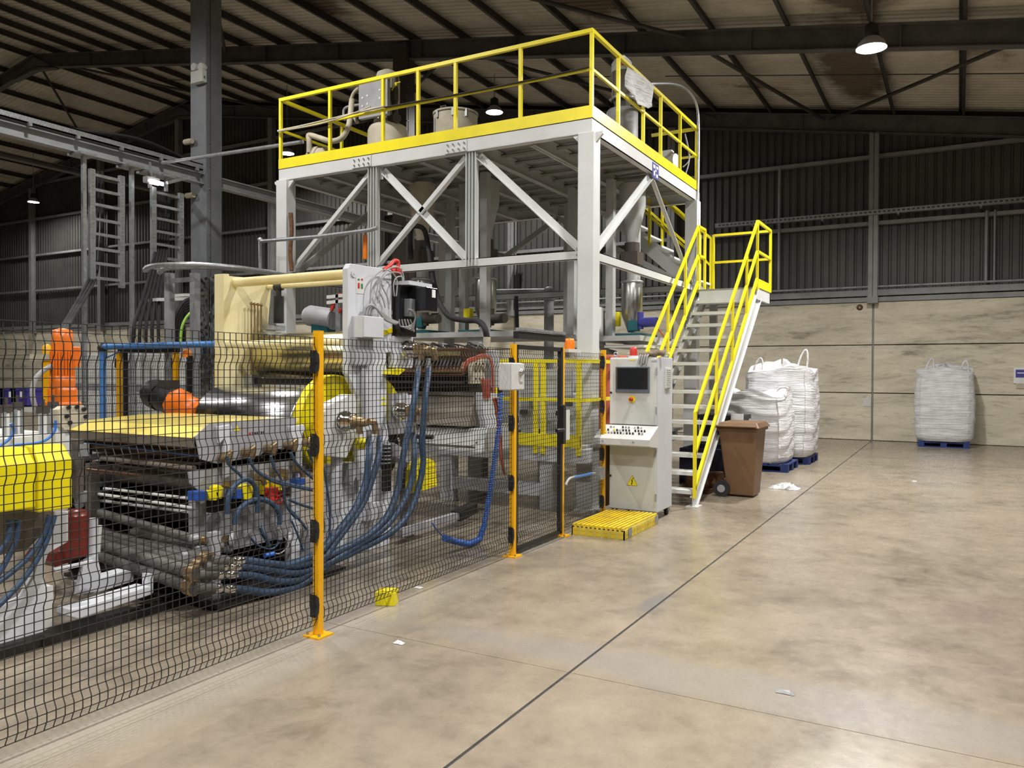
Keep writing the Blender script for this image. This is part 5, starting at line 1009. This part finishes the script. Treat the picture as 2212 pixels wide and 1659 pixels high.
# hopper with control panel on the deck
hp1 = thing('loader_hopper', 'cream hopper loader with grey junction panel on the left of the mezzanine deck', 'hopper', (-7.75, 10.3, 4.945))
c1 = at(838, 280, Y=10.4); part('drum', MB().lathe((c1.x, c1.y, 4.945), [(.33, 0), (.33, .70), (.30, .78), (.16, .86), (.15, .88)], 32), 'insul', hp1)
part('collar', MB().lathe((c1.x - .08, c1.y, 5.80), [(.15, 0), (.17, .02), (.17, .05), (.14, .06)], 24), 'insul', hp1); part('sight_glass', MB().cyl((c1.x - .08, c1.y, 5.86), (c1.x - .08, c1.y, 6.06), .13, 24), 'chrome', hp1); part('filter_column', MB().lathe((c1.x - .05, c1.y + .05, 6.06), [(.15, 0), (.20, .05), (.20, .48), (.17, .57), (.08, .62)], 28), 'insul', hp1)
pc = at(809, 212, Y=10.05); pn = part('junction_panel', MB().box((pc.x - .30, 10.02, pc.z - .30), (pc.x + .28, 10.10, pc.z + .30)), 'machine_grey', hp1, .004)
for a, c in ((-.22, .03), (-.12, .05), (-.22, -.10), (-.12, -.08), (.13, .10), (.22, .12), (.13, -.03), (.22, -.01)): part('screw', MB().cyl((pc.x + a, 10.013, pc.z + c), (pc.x + a, 10.02, pc.z + c), .018, 8), 'paper', pn)
part('small_motor', MB().cyl((c1.x + .16, c1.y - .1, 5.80), (c1.x + .30, c1.y - .15, 5.80), .08, 16), 'dark_steel', hp1); part('conduit', MB().tube([at(772, 265, Y=10.1), at(757, 235, Y=10.1), at(762, 205, Y=10.1), at(775, 190, Y=10.1)], .03, 8), 'insul', hp1); part('conduit', MB().tube([at(778, 226, Y=10.1), at(748, 232, Y=10.1), at(742, 245, Y=10.1), at(746, 260, Y=10.1)], .022, 8), 'cable_grey', hp1)
part('side_pipe', MB().cyl((c1.x + .18, c1.y - .05, 5.85), (c1.x + .18, c1.y - .05, 6.5), .05, 12).cbox((c1.x + .2, c1.y - .1, 6.2), (.1, .1, .2)), 'dark_steel', hp1); part('tube_flag', MB().tube([at(846, 195, Y=10.2), at(852, 185, Y=10.2), at(856, 180, Y=10.2), at(865, 177, Y=10.2)], .012, 6).cbox(at(855, 182, Y=10.2), (.05, .03, .05)), 'yellow', hp1)
hp2 = thing('material_drum', 'cream material drum with latched lid in the middle of the mezzanine deck', 'drum', (-7.2, 11.0, 4.945)); c2 = at(984, 270, Y=11.0)
part('drum', MB().lathe((c2.x, c2.y, 4.945), [(.36, 0), (.36, .98), (.34, 1.0)], 36), 'insul', hp2); part('lid', MB().lathe((c2.x, c2.y, 5.945), [(.375, 0), (.375, .03), (.30, .055), (.05, .06)], 36), 'insul', hp2); part('lid_handle', MB().tube([(c2.x - .16, c2.y - .2, 6.0), (c2.x - .16, c2.y - .2, 6.07), (c2.x - .06, c2.y - .2, 6.07), (c2.x - .06, c2.y - .2, 6.0)], .012, 6, 1), 'chrome', hp2)
for a in (-.5, -1.1, -1.9): part('latch', MB().cbox((c2.x + .37 * math.cos(a), c2.y + .37 * math.sin(a), 5.9), (.04, .04, .12)), 'galv', hp2)
part('seam_bar', MB().cbox((c2.x - .20, c2.y - .31, 5.55), (.02, .02, .6)), 'machine_grey', hp2)
bl = thing('vacuum_blower', 'pale blower with hoses on the left corner of the mezzanine deck', 'blower', (-8.7, 9.9, 4.945)); pb = at(690, 322, Y=9.9)
part('housing', MB().lathe((pb.x - .15, pb.y, 5.20), [(.10, 0), (.20, .02), (.22, .10), (.20, .34), (.08, .38)], 22, axis=(1, 0, 0)), 'insul', bl); part('foot', MB().box((pb.x - .2, pb.y - .18, 4.945), (pb.x + .3, pb.y + .18, 5.02)), 'machine_grey', bl)
part('suction_hose', MB().tube([at(668, 330, Y=9.7), at(668, 305, Y=9.7), at(668, 292, Y=9.7), at(690, 298, Y=9.7), at(715, 305, Y=9.7), at(738, 298, Y=9.75), at(752, 275, Y=9.8), at(757, 245, Y=9.9), at(760, 215, Y=9.95)], .045, 10), 'insul', bl); part('fins', MB().lathe((pb.x - .05, pb.y, 5.20), [(.22, 0), (.235, .01), (.22, .03), (.235, .05), (.22, .07), (.235, .10), (.22, .12)], 22, axis=(1, 0, 0), cap=False), 'insul', bl)
# dryer, sheet, sack and motor on the right side of the deck
dr = thing('hopper_dryer', 'slim grey dryer column behind the right railing of the mezzanine', 'dryer', (-4.73, 12.0, 4.945))
part('drum', MB().lathe((-4.73, 12.0, 4.945), [(.25, 0), (.25, .95), (.23, .98)], 28), 'machine_grey', dr); part('valve_neck', MB().cbox((-4.73, 12.0, 6.02), (.2, .2, .2)), 'dark_steel', dr); part('cylinder', MB().cyl((-4.73, 12.0, 6.10), (-4.73, 12.0, 6.52), .17, 24), 'brown_cover', dr); part('cap', MB().lathe((-4.73, 12.0, 6.52), [(.18, 0), (.18, .14), (.14, .2), (.03, .22)], 24), 'cab_grey', dr); part('red_label', MB().box((-4.72, 11.815, 6.58), (-4.64, 11.825, 6.66)), 'red', dr); part('clamp', MB().lathe((-4.73, 12.0, 6.08), [(.18, 0), (.21, .02), (.18, .05)], 24, cap=False), 'galv', dr)
ps = thing('plastic_sheet', 'translucent white plastic sheet draped over the right mezzanine railing', 'sheet', (XRt, 11.0, 5.5)); poly = YZ([(1351, 146), (1365, 157), (1382, 171), (1400, 186), (1404, 200), (1408, 220), (1404, 231), (1396, 235), (1386, 233), (1374, 226), (1360, 212), (1357, 200), (1351, 186), (1350, 165)], XRt + .01)
def cloth(poly, X, th):
    n = 14; vs = []; cy = sum(p[0] for p in poly) / len(poly); cz = sum(p[1] for p in poly) / len(poly); m = MB(); rings = 6; k = len(poly)
    for r in range(rings + 1):
        f = 1 - r / rings
        for y, z in poly: yy, zz = cy + (y - cy) * f, cz + (z - cz) * f; vs.append((X + .03 * math.sin(yy * 17 + zz * 3) + .02 * math.sin(zz * 14), yy, zz))
    m.add(vs, [(r * k + i, r * k + (i + 1) % k, (r + 1) * k + (i + 1) % k, (r + 1) * k + i) for r in range(rings) for i in range(k)], True); return m
sh = part('drape', cloth(poly, XRt + .045, .01), 'bag_fabric', ps); so = sh.modifiers.new('solid', 'SOLIDIFY'); so.thickness = .006
part('fold', MB().tube([(XRt - .024, poly[0][0], 6.075), (XRt - .024, (poly[0][0] + poly[1][0]) / 2, 6.08), (XRt - .024, poly[1][0], 6.075)], .035, 8), 'bag_fabric', ps)
sk_ = at(1430, 335, X=-4.55); single('small_sack', MB().lathe((sk_.x, sk_.y, 4.95), [(.16, 0), (.22, .08), (.21, .35), (.17, .48), (.20, .56), (.14, .60)], 18), 'bag_fabric', 'crumpled white sack standing on the deck behind the right railing', 'sack')
mt = thing('deck_motor', 'small pale motor at the far right corner of the mezzanine deck', 'motor', (-4.4, 13.2, 4.95)); part('body', MB().cyl((-4.55, 13.2, 5.28), (-4.2, 13.15, 5.30), .15, 18), 'cab_grey', mt); part('foot', MB().box((-4.55, 13.05, 4.945), (-4.25, 13.35, 5.15)), 'light_plastic', mt); part('terminal_box', MB().cbox((-4.35, 13.15, 5.46), (.16, .14, .10)), 'cab_grey', mt)
cd = single('conduit', MB().tube([at(1400, 181, X=XRt + .03), at(1450, 181, X=XRt + .03), at(1478, 190, X=XRt + .03), at(1497, 210, X=XRt + .03), at(1507, 240, X=XRt + .03), at(1509, 300, X=XRt + .03), at(1508, 400, X=XRt + .03), at(1505, 520, X=XRt + .03), at(1500, 640, X=XRt + .03), at(1497, 740, X=XRt + .03)], .022, 8), 'galv', 'arched galvanised conduit running down beside the far right mezzanine column', 'conduit')
single('loose_cables', MB().tube([(-4.2, 13.6, 5.9), (-4.15, 13.7, 5.5), (-4.2, 13.65, 5.2)], .012, 6).tube([(-4.15, 13.5, 5.8), (-4.1, 13.55, 5.45), (-4.2, 13.5, 5.3)], .012, 6), 'cable_grey', 'grey cables hanging at the far right railing corner', 'cable')
# pipes and hoses below the platform
vp_ = at(1186, 632, Y=14.5); single('vent_pipe', MB().cyl(at(1045, 634, Y=14.5), vp_, .085, 16).cyl(vp_, (vp_.x, 14.5, 0), .10, 16).sphere(vp_, .125, 16, 10).cyl(vp_ + Vector((0, 0, -.16)), vp_ + Vector((0, 0, -.10)), .125, 16), 'beam_grey', 'dark grey vent pipe with an elbow behind the extruder', 'pipe')
single('drain_pipe', MB().tube([at(1299, 672, Y=11.9), at(1300, 700, Y=11.9), at(1301, 745, Y=11.9), at(1308, 758, Y=11.9), at(1330, 765, Y=11.9)], .055, 12, 4), 'beam_grey', 'grey drain pipe bending below the right dosing unit', 'pipe')
single('black_hose', MB().tube([at(888, 560, Y=9.9), at(886, 515, Y=9.9), at(890, 492, Y=9.9), at(905, 489, Y=9.9), at(918, 500, Y=9.9), at(926, 540, Y=9.9), at(935, 600, Y=9.6), at(948, 650, Y=9.3), at(970, 683, Y=9.0), at(1005, 692, Y=8.8), at(1030, 693, Y=8.6), at(1046, 706, Y=8.4), at(1052, 730, Y=8.4)], .038, 10), 'cable_black', 'thick black hose curving from the mezzanine underside down to the die', 'hose')
single('hose_end', MB().cyl(at(1052, 728, Y=8.4), at(1051, 752, Y=8.4), .045, 12), 'insul', 'pale fitting at the lower end of the thick black hose', 'fitting')
single('thin_pipe', MB().cyl(at(1115, 640, Y=12.0), at(1118, 735, Y=12.0), .035, 10), 'cable_black', 'thin dark vertical pipe left of the dark grey vent pipe', 'pipe')
single('guard_handrail', MB().tube([at(562, 585, Y=8.8), at(562, 522, Y=8.8), at(566, 521, Y=8.8), at(690, 511, Y=8.8), at(800, 497, Y=8.8), at(815, 492, Y=8.8)], .028, 8, 1).sphere(at(562, 518, Y=8.8), .04, 8, 6), 'galv', 'galvanised tube rail below the left of the mezzanine', 'rail')
single('rusty_chain', MB().tube([at(628, 460, Y=9.2), at(630, 500, Y=9.2), at(627, 540, Y=9.2), at(630, 585, Y=9.2)], .034, 6), 'rust', 'brown rusty chain hanging beside the left mezzanine column', 'chain')
single('red_sleeve', MB().cyl(at(791, 508, Y=10.0), at(790, 560, Y=10.0), .05, 12), 'signal_orange', 'orange red pipe sleeve behind the mezzanine hanger post', 'pipe')
sbm = thing('stirrer_motor', 'grey motor lying behind the gold roll with red levers', 'motor', tuple(at(690, 700, Y=8.6))); p0 = at(670, 682, Y=8.6); p1 = at(722, 690, Y=8.6)
part('body', MB().cyl(p0, p1, .15, 20), 'machine_grey', sbm); part('end_cap', MB().cyl(p0, p0 + (p0 - p1) * .12, .12, 20), 'grey_paint', sbm); part('stand', MB().cbox(at(700, 715, Y=8.6), (.3, .2, .35)), 'teal', sbm); q = at(705, 720, Y=8.6); part('pedestal', MB().box((q.x - .1, 8.52, 0), (q.x + .1, 8.68, q.z)), 'machine_grey', sbm); part('post', MB().bar(at(730, 720, Y=8.5), at(730, 635, Y=8.5), .05, .05), 'galv', sbm)
for x, y in ((722, 662), (735, 672), (735, 640)): part('red_lever', MB().bar(at(x - 6, y + 8, Y=8.5), at(x, y - 6, Y=8.5), .03, .04), 'red', sbm)
for y in (640, 652): part('valve_bar', MB().bar(at(708, y + 2, Y=8.5), at(745, y - 2, Y=8.5), .05, .045), 'light_plastic', sbm)
part('cylinder_body', MB().bar(at(740, 665, Y=8.6), at(740, 715, Y=8.6), .12, .12), 'galv_dull', sbm)
# ================================================================== CABLE LADDERS, TRAYS, LEFT BACKGROUND
def ladder(y0, y1, z0, z1, n, lab):
    t = thing('cable_ladder', lab, 'cable ladder', (-12.2, y0, z0))
    for y in (y0, y1):
        part('side_rail', MB().box((-12.23, y - .045, z0), (-12.17, y + .045, z1)), 'galv', t); h = MB()
        for k in range(int((z1 - z0) / .06)): h.box((-12.169, y - .02, z0 + .02 + k * .06), (-12.167, y + .02, z0 + .045 + k * .06))
        part('slots', h, 'galv_dull', t, kind='stuff')
    for k in range(n): z = z0 + .12 + k * (z1 - z0 - .2) / (n - 1); part('rung', MB().box((-12.225, y0, z - .022), (-12.185, y1, z + .022)), 'galv', t)
ladder(7.90, 8.42, 3.12, 4.98, 8, 'left galvanised cable ladder hanging from the beam'); ladder(9.02, 9.58, 3.60, 4.92, 6, 'galvanised cable ladder hanging next to the dark building column')
for y, lab in ((7.76, 'thin galvanised pole left of the left cable ladder'), (8.60, 'thin galvanised pole right of the left cable ladder')):
    t = thing('hanger_pole', lab, 'pole', (-12.2, y, 0)); part('pole', MB().box((-12.22, y - .03, .0), (-12.16, y + .03, 5.15)), 'galv', t); part('head_plate', MB().box((-12.4, y - .14, 5.15), (-12.05, y + .14, 5.19)), 'galv', t)
for y in (8.98, 9.3): single('beam_clamp', MB().box((-12.42, y - .13, 5.14), (-12.1, y + .13, 5.18)).box((-12.26, y - .02, 4.9), (-12.2, y + .02, 5.14)), 'galv', 'flat clamp under the beam ' + ('above the inner rail' if y > 9.1 else 'above the outer rail') + ' of the right cable ladder', 'clamp')
def cables(lab, pts_list, r=.022): 
    t = thing('cable_bundle', lab, 'cables', tuple(at(*pts_list[0][-1][:2], X=pts_list[0][-1][2])))
    for p in pts_list: part('cable', MB().tube(PT(p, -12), r, 6), 'cable_black', t)
cables('black cables dropping from the left cable ladder to the orange gear motor', [[(205 + 8 * k, 370, -12.34), (203 + 8 * k, 500, -12.34), (195 + 7 * k, 590, -12.30), (178 + 7 * k, 630, -11.5), (150 + 6 * k, 680, -9.0), (125 + 7 * k, 722, -6.2)] for k in range(3)])
cables('black cables dropping from the right cable ladder behind the blue pipe', [[(338 + 7 * k, 410, -12.34), (338 + 6 * k, 520, -12.34), (325 + 7 * k, 585, -11.8), (303 + 10 * k, 660, -11.4), (290 + 13 * k, 700, -11.2), (287 + 14 * k, 760, -11.2)] for k in range(5)], .026)
tr = thing('curved_cable_tray', 'curved galvanised cable tray on grey posts behind the calender', 'cable tray', tuple(at(420, 590, Z=3.18)))
arc = [at(x, y, Z=3.18) for x, y in ((313, 584), (322, 577), (345, 573), (400, 571), (450, 573), (510, 578), (560, 585), (600, 592))]
for dz in (0, .05): pass
part('outer_rail', MB().tube(arc, .042, 4), 'galv', tr); part('inner_rail', MB().tube([p + Vector((-.15, .35, .02)) for p in arc], .04, 6), 'galv', tr)
for i in range(1, 7): part('rung', MB().bar(arc[i], arc[i] + Vector((-.15, .35, 0)), .05, .02), 'galv', tr)
for x in (366, 421): q = at(x, 590, Z=3.14); part('post', MB().box((q.x - .05, q.y - .05, 0), (q.x + .05, q.y + .05, 3.14)), 'column_grey' if False else 'beam_grey', tr)
part('cross_bar', MB().bar(at(372, 607, Z=2.98), at(416, 603, Z=2.98), .05, .06), 'galv_dull', tr)
cables('black cables arching down beside the grey tray posts', [[(412, 645 + 6 * k, -10.4), (398, 652 + 6 * k, -10.4), (382 + 3 * k, 675 + 6 * k, -10.4), (373 + 6 * k, 710, -10.4), (372 + 6 * k, 750, -10.4)] for k in range(5)], .03)
single('earth_cable', MB().tube(PT([(411, 676), (400, 690), (392, 712), (390, 750)], -10.3), .022, 8), 'mach_yellow', 'green yellow earth cable among the arching black cables', 'cable')
M['green_yellow'] = paint('green_yellow', (.35, .62, .08), .5); bpy.data.objects['earth_cable'].data.materials[0] = M['green_yellow']
single('cable_shelf', MB().bar(at(325, 648, X=-11.5), at(415, 645, X=-11.5), .3, .05).bar(at(385, 638, X=-11.5), at(412, 638, X=-11.5), .3, .05), 'light_plastic', 'pale shelf of trunking behind the arching black cables', 'trunking')
dk = thing('stainless_duct', 'wrinkled stainless steel duct panel left of the calender frame', 'duct', tuple(at(450, 750, Y=7.9))); a = at(429, 745, Y=7.9); c = at(476, 596, Y=7.9)
M['wrinkled'] = paint('wrinkled', (.60, .60, .58), .22, 1., var=.05)
nt = M['wrinkled'].node_tree; bs = nt.nodes['Principled BSDF']; tcn = nt.nodes.new('ShaderNodeTexCoord'); nz = nt.nodes.new('ShaderNodeTexNoise'); nz.inputs['Scale'].default_value = 3.2; bpn = nt.nodes.new('ShaderNodeBump'); bpn.inputs['Strength'].default_value = .8; bpn.inputs['Distance'].default_value = .15
nt.links.new(tcn.outputs['Object'], nz.inputs['Vector']); nt.links.new(nz.outputs[0], bpn.inputs['Height']); nt.links.new(bpn.outputs[0], bs.inputs['Normal'])
part('panel', MB().box((a.x, 7.9, .02), ((a.x + c.x) / 2 - .01, 8.4, c.z)), 'wrinkled', dk); part('panel', MB().box(((a.x + c.x) / 2 + .01, 7.9, .02), (c.x, 8.4, c.z)), 'wrinkled', dk)
# ---- rear fence with blue pipe and orange posts
FYB = 7.5
bf = thing('rear_fence', 'rear mesh fence with orange posts and a blue pipe along its top', 'fence', tuple(Vector((at(258, 800, Y=FYB).x, FYB, 0))))
def fx_(p): return at(p, 780, Y=FYB).x
for p in (258, 380): part('post', MB().box((fx_(p) - .035, FYB - .03, 0), (fx_(p) + .035, FYB + .03, 2.0)), 'fence_yellow', bf)
part('header_bar', MB().box((fx_(258), FYB - .03, 2.0), (fx_(386), FYB + .03, 2.06)), 'black', bf); part('inner_bar', MB().box((fx_(271) - .03, FYB - .02, 0), (fx_(271) + .03, FYB + .02, 2.0)), 'black', bf)
for p in (258, 380):
    for z in (1.85, .9): part('clip', MB().cbox((fx_(p) - .05, FYB, z), (.05, .05, .14)), 'black', bf)
part('mesh_panel', wire_panel(fx_(100), fx_(254), x=FYB, along='x', step=.05, th=.0032), 'wire_black', bf, kind='stuff'); part('mesh_panel', wire_panel(fx_(386), fx_(470), x=FYB, along='x', step=.05, th=.0032), 'wire_black', bf, kind='stuff'); part('mesh_panel', wire_panel(fx_(274), fx_(374), x=FYB, along='x', step=.05, th=.0032), 'wire_black', bf, kind='stuff')
part('post', MB().box((fx_(410) - .03, FYB - .03, 0), (fx_(410) + .03, FYB + .03, 1.95)), 'black', bf); part('beacon', MB().lathe((fx_(404), FYB, 1.93), [(.06, 0), (.06, .07), (.03, .11)], 12), 'signal_orange', bf); part('blue_cable', MB().tube([at(258, 760, Y=FYB - .05), at(240, 768, Y=FYB - .05), at(226, 775, Y=FYB - .05)], .012, 6), 'pipe_blue', bf)
bp_ = thing('blue_pipe', 'light blue air pipe bent down at its left end behind the yellow lid', 'pipe', (fx_(222), FYB - .12, 0)); q0 = at(222, 752, Y=FYB - .12); q1 = at(478, 743, Y=FYB - .12)
part('upright', MB().cyl((q0.x, q0.y, 0), (q0.x, q0.y, q0.z), .045, 12), 'pipe_blue', bp_); part('run', MB().cyl(q0 + Vector((0, 0, .02)), q1, .045, 12), 'pipe_blue', bp_); part('elbow', MB().sphere(q0, .075, 12, 8), 'black', bp_)
# white switch cabinets behind the rear fence
xs_ = [at(p, 800, Y=8.7).x for p in (150, 222, 290, 365, 440, 500)]
for k in range(5):
    t = thing('switch_cabinet', ['leftmost white switch cabinet behind the rear fence', 'white switch cabinet behind the blue upright pipe', 'white switch cabinet behind the orange rear fence posts', 'white switch cabinet behind the small orange beacon', 'white switch cabinet partly hidden by the calender'][k], 'cabinet', ((xs_[k] + xs_[k + 1]) / 2, 8.7, 0), 'white switch cabinets')
    part('body', MB().box((xs_[k] + .01, 8.72, .1), (xs_[k + 1] - .01, 9.25, 2.05)), 'light_plastic', t); part('plinth', MB().box((xs_[k] + .03, 8.76, 0), (xs_[k + 1] - .03, 9.2, .1)), 'dark_steel', t)
    part('door', MB().box((xs_[k] + .03, 8.70, 1.5), (xs_[k + 1] - .03, 8.72, 2.02)), 'light_plastic', t, .004); part('door', MB().box((xs_[k] + .03, 8.70, .14), (xs_[k + 1] - .03, 8.72, 1.38)), 'light_plastic', t, .004); part('vent_band', MB().box((xs_[k] + .03, 8.705, 1.39), (xs_[k + 1] - .03, 8.72, 1.49)), 'machine_grey', t)
# geared motor driving the steel roll
g2m = thing('gear_motor', 'tilted orange gear motor with black fan cowl behind the yellow lid', 'motor', (-7.3, 5.8, 0)); A = Vector((-6.95, 5.72, 1.27)); B = Vector((-7.95, 5.85, 1.50)); ax = (B - A).normalized()
part('gear_flange', MB().lathe(A, [(.13, 0), (.13, .05), (.12, .06)], 24, axis=ax), 'orange', g2m); part('gear_case', MB().lathe(A, [(.12, .06), (.155, .10), (.155, .30), (.14, .34), (.18, .44), (.18, .48)], 8, axis=ax), 'orange', g2m); part('motor_body', MB().lathe(A, [(.15, .48), (.15, .80)], 24, axis=ax), 'black', g2m); part('fan_cowl', MB().lathe(A, [(.165, .80), (.165, .96), (.14, 1.04), (.06, 1.06)], 24, axis=ax), 'black', g2m); part('terminal_box', MB().cbox(A + ax * .66 + Vector((0, 0, .17)), (.18, .14, .1)), 'dark_steel', g2m)
part('support', MB().box((-7.0, 5.6, 0), (-6.85, 5.8, 1.1)), 'machine_grey', g2m)
# far left: crates, post and yellow lamp
for k in range(3):
    p = at(-6 + 24 * k, 875, Y=6.3); t = thing('storage_crate', ['dark violet crate cut by the left picture edge', 'dark violet crate second from the left edge', 'dark violet crate nearest the orange gear motor'][k], 'crate', (p.x, p.y, p.z), 'violet crates on a rack')
    part('body', MB().box((p.x - .20, 6.3, p.z), (p.x + .18, 6.7, p.z + .22)), 'crate_blue', t); part('rim', MB().box((p.x - .21, 6.29, p.z + .20), (p.x + .19, 6.71, p.z + .24)), 'crate_blue', t); part('label', MB().box((p.x + .02, 6.295, p.z + .10), (p.x + .07, 6.299, p.z + .19)), 'paper', t)
p = at(18, 880, Y=6.3); single('crate_rack', MB().box((p.x - .8, 6.28, p.z - .05), (p.x + .9, 6.75, p.z + .02)).box((p.x - .7, 6.4, 0), (p.x - .6, 6.6, p.z)).box((p.x + .7, 6.4, 0), (p.x + .8, 6.6, p.z)), 'light_plastic', 'pale rack carrying the violet crates at the left edge', 'rack')
op = thing('lamp_post', 'orange post with a yellow lamp left of the upright gear motor', 'post', tuple(Vector((at(102, 800, Y=5.2).x, 5.2, 0)))); xo_ = at(102, 800, Y=5.2).x; part('post', MB().box((xo_ - .03, 5.17, 0), (xo_ + .03, 5.23, 1.88)), 'fence_yellow', op); part('bracket', MB().box((xo_ - .25, 5.15, 1.85), (xo_ + .06, 5.25, 1.92)), 'insul', op); part('lamp', MB().lathe((xo_, 5.2, 1.92), [(.05, 0), (.05, .08), (.02, .11)], 12), 'fence_yellow', op)
# ---- emergency light, conduit and floodlight
el = thing('emergency_light', 'twin spot emergency light box fixed to the dark building column', 'light', (-12.4, 10.08, 6.9)); e0 = at(432, 168, Y=10.08)
part('box', MB().box((e0.x - .16, 10.0, e0.z - .11), (e0.x + .16, 10.10, e0.z + .11)), 'light_plastic', el, .006)
for dx, dz in ((-.10, .20), (.09, .17)): part('spot', MB().lathe((e0.x + dx, 10.05, e0.z + dz), [(.02, .08), (.075, .06), (.08, .0), (.07, -.04)], 16, axis=(0, 1, 0)), 'light_plastic', el)
part('status_light', MB().cbox((e0.x + .18, 10.03, e0.z - .03), (.02, .02, .03)), 'green', el)
single('tube_rail', MB().cyl(at(350, 352, X=-12.15), at(655, 306, Y=9.9), .032, 10), 'galv', 'long galvanised tube from the cable tray to the left end of the mezzanine', 'tube')
fl_ = thing('floodlight', 'small lit floodlight under the beam between the cable ladders', 'light', tuple(at(338, 395, X=-12.0))); p = at(332, 393, X=-12.0); part('housing', MB().cbox(p + Vector((-.06, 0, .03)), (.12, .24, .10)), 'machine_grey', fl_); part('lens', MB().cbox(p + Vector((.01, 0, -.01)), (.02, .17, .07)), 'spot_glow', fl_); part('lens', MB().cbox(at(349, 397, X=-12.0), (.02, .07, .06)), 'spot_glow', fl_); part('bracket', MB().bar(p + Vector((-.05, 0, .05)), p + Vector((-.1, 0, .35)), .03, .03), 'galv', fl_)
single('bracket_arm', MB().bar(at(360, 395, X=-12.0), at(408, 383, X=-12.1), .05, .05), 'galv', 'short arm from the floodlight to the building column', 'arm')
for k, (x, y) in enumerate(((407, 306), (411, 422))): q = at(x, y, Y=10.05); single('conduit_clamp', MB().cbox(q, (.16, .08, .08)).cyl(q + Vector((-.1, 0, 0)), q + Vector((.1, 0, 0)), .05, 10), 'insul', ['upper', 'lower'][k] + ' small clamp on the left face of the dark building column', 'clamp')
# ================================================================== BACK WALL FITTINGS
wt = thing('wall_cable_tray', 'perforated cable tray running high along the back wall', 'cable tray', (0, YB - .3, 5.85)); part('tray', MB().box((-6.0, YB - .32, 5.80), (XE1, YB - .20, 5.81)).box((-6.0, YB - .33, 5.80), (XE1, YB - .32, 5.92)), 'galv_dull', wt)
h = MB()
for k in range(90): h.box((-5.9 + k * .11, YB - .335, 5.84), (-5.84 + k * .11, YB - .33, 5.88))
part('slots', h, 'dark_steel', wt, kind='stuff')
for k in range(6): part('tray_bracket', MB().box((-5 + k * 1.8, YB - .32, 5.76), (-4.95 + k * 1.8, YB - .05, 5.80)), 'galv_dull', wt)
single('wall_pipe', MB().cyl((-14, YB - .14, 3.98), (XE1 - .2, YB - .14, 3.98), .03, 10), 'galv_dull', 'thin pipe running along the rail above the concrete wall', 'pipe')
single('wall_conduit', MB().cyl((-4.3, YB - .12, 4.0), (-4.3, YB - .12, 7.3), .035, 8), 'gable_steel', 'thin vertical conduit on the cladding right of the stair landing', 'conduit')
single('wall_conduit', MB().cyl((.55, YB - .12, 4.0), (.55, YB - .12, 5.7), .035, 8).cyl((.72, YB - .12, 4.0), (.72, YB - .12, 5.7), .025, 8), 'gable_steel', 'pair of vertical conduits on the cladding at the right', 'conduit')
ws = thing('wall_notice', 'white and violet notice on the concrete wall at the right edge', 'sign', (1.35, YB, 1.5)); part('sheet', MB().box((1.15, YB - .03, 1.52), (1.60, YB - .02, 1.90)), 'paper', ws); part('print_block', MB().box((1.19, YB - .033, 1.66), (1.56, YB - .03, 1.85)), 'sign_blue', ws); part('print_line', MB().box((1.22, YB - .036, 1.76), (1.5, YB - .033, 1.78)), 'paper', ws); part('lower_sheet', MB().box((1.2, YB - .03, 1.40), (1.5, YB - .02, 1.52)), 'insul', ws)
hb = at(1857, 664, Y=YB - .02); single('wall_hole', MB().lathe((hb.x, YB + .0, hb.z), [(.06, .01), (.08, -.008), (.03, -.012), (.01, .0)], 12, axis=(0, 1, 0)), 'rust', 'small brown broken hole near the top of the concrete wall', 'hole')
pd = at(1873, 868, Y=YB - .02); single('wall_patch', MB().prism([(pd.x - .1, pd.z - .12), (pd.x + .08, pd.z - .12), (pd.x + .1, pd.z + .05), (pd.x + .02, pd.z + .15), (pd.x - .08, pd.z + .08)], 1, YB - .02, YB + .01), 'light_plastic', 'small pale repair patch on the wall joint', 'patch')
# ================================================================== SMALL THINGS ON THE FLOOR
yb = at(836, 1304, Z=0); yk = thing('yellow_block', 'small bright yellow block lying on the floor behind the fence', 'block', (yb.x, yb.y, 0))
part('block', MB().rbox((yb.x, yb.y, .05), (.15, .12, .10), Matrix.Rotation(.4, 3, 'Z')), 'mach_yellow', yk, .004); part('flap', MB().rbox((yb.x + .01, yb.y, .105), (.12, .09, .01), Matrix.Rotation(.4, 3, 'Z')), 'yellow', yk)
for k, (x, y, lab) in enumerate(((904, 1270, 'small white scrap on the floor beyond the yellow block'), (862, 1390, 'tiny white chip on the floor in front of the fence'), (1695, 1497, 'thin clear plastic scrap on the floor at the lower right'), (1975, 1040, 'small pale fragment on the floor before the lone bulk bag'))):
    p = at(x, y, Z=0); single('floor_scrap', crumple((p.x, p.y), .05 if k == 2 else .035, .022, .02, 20 + k, 5), 'paper' if k != 2 else 'cable_grey', lab, 'litter')
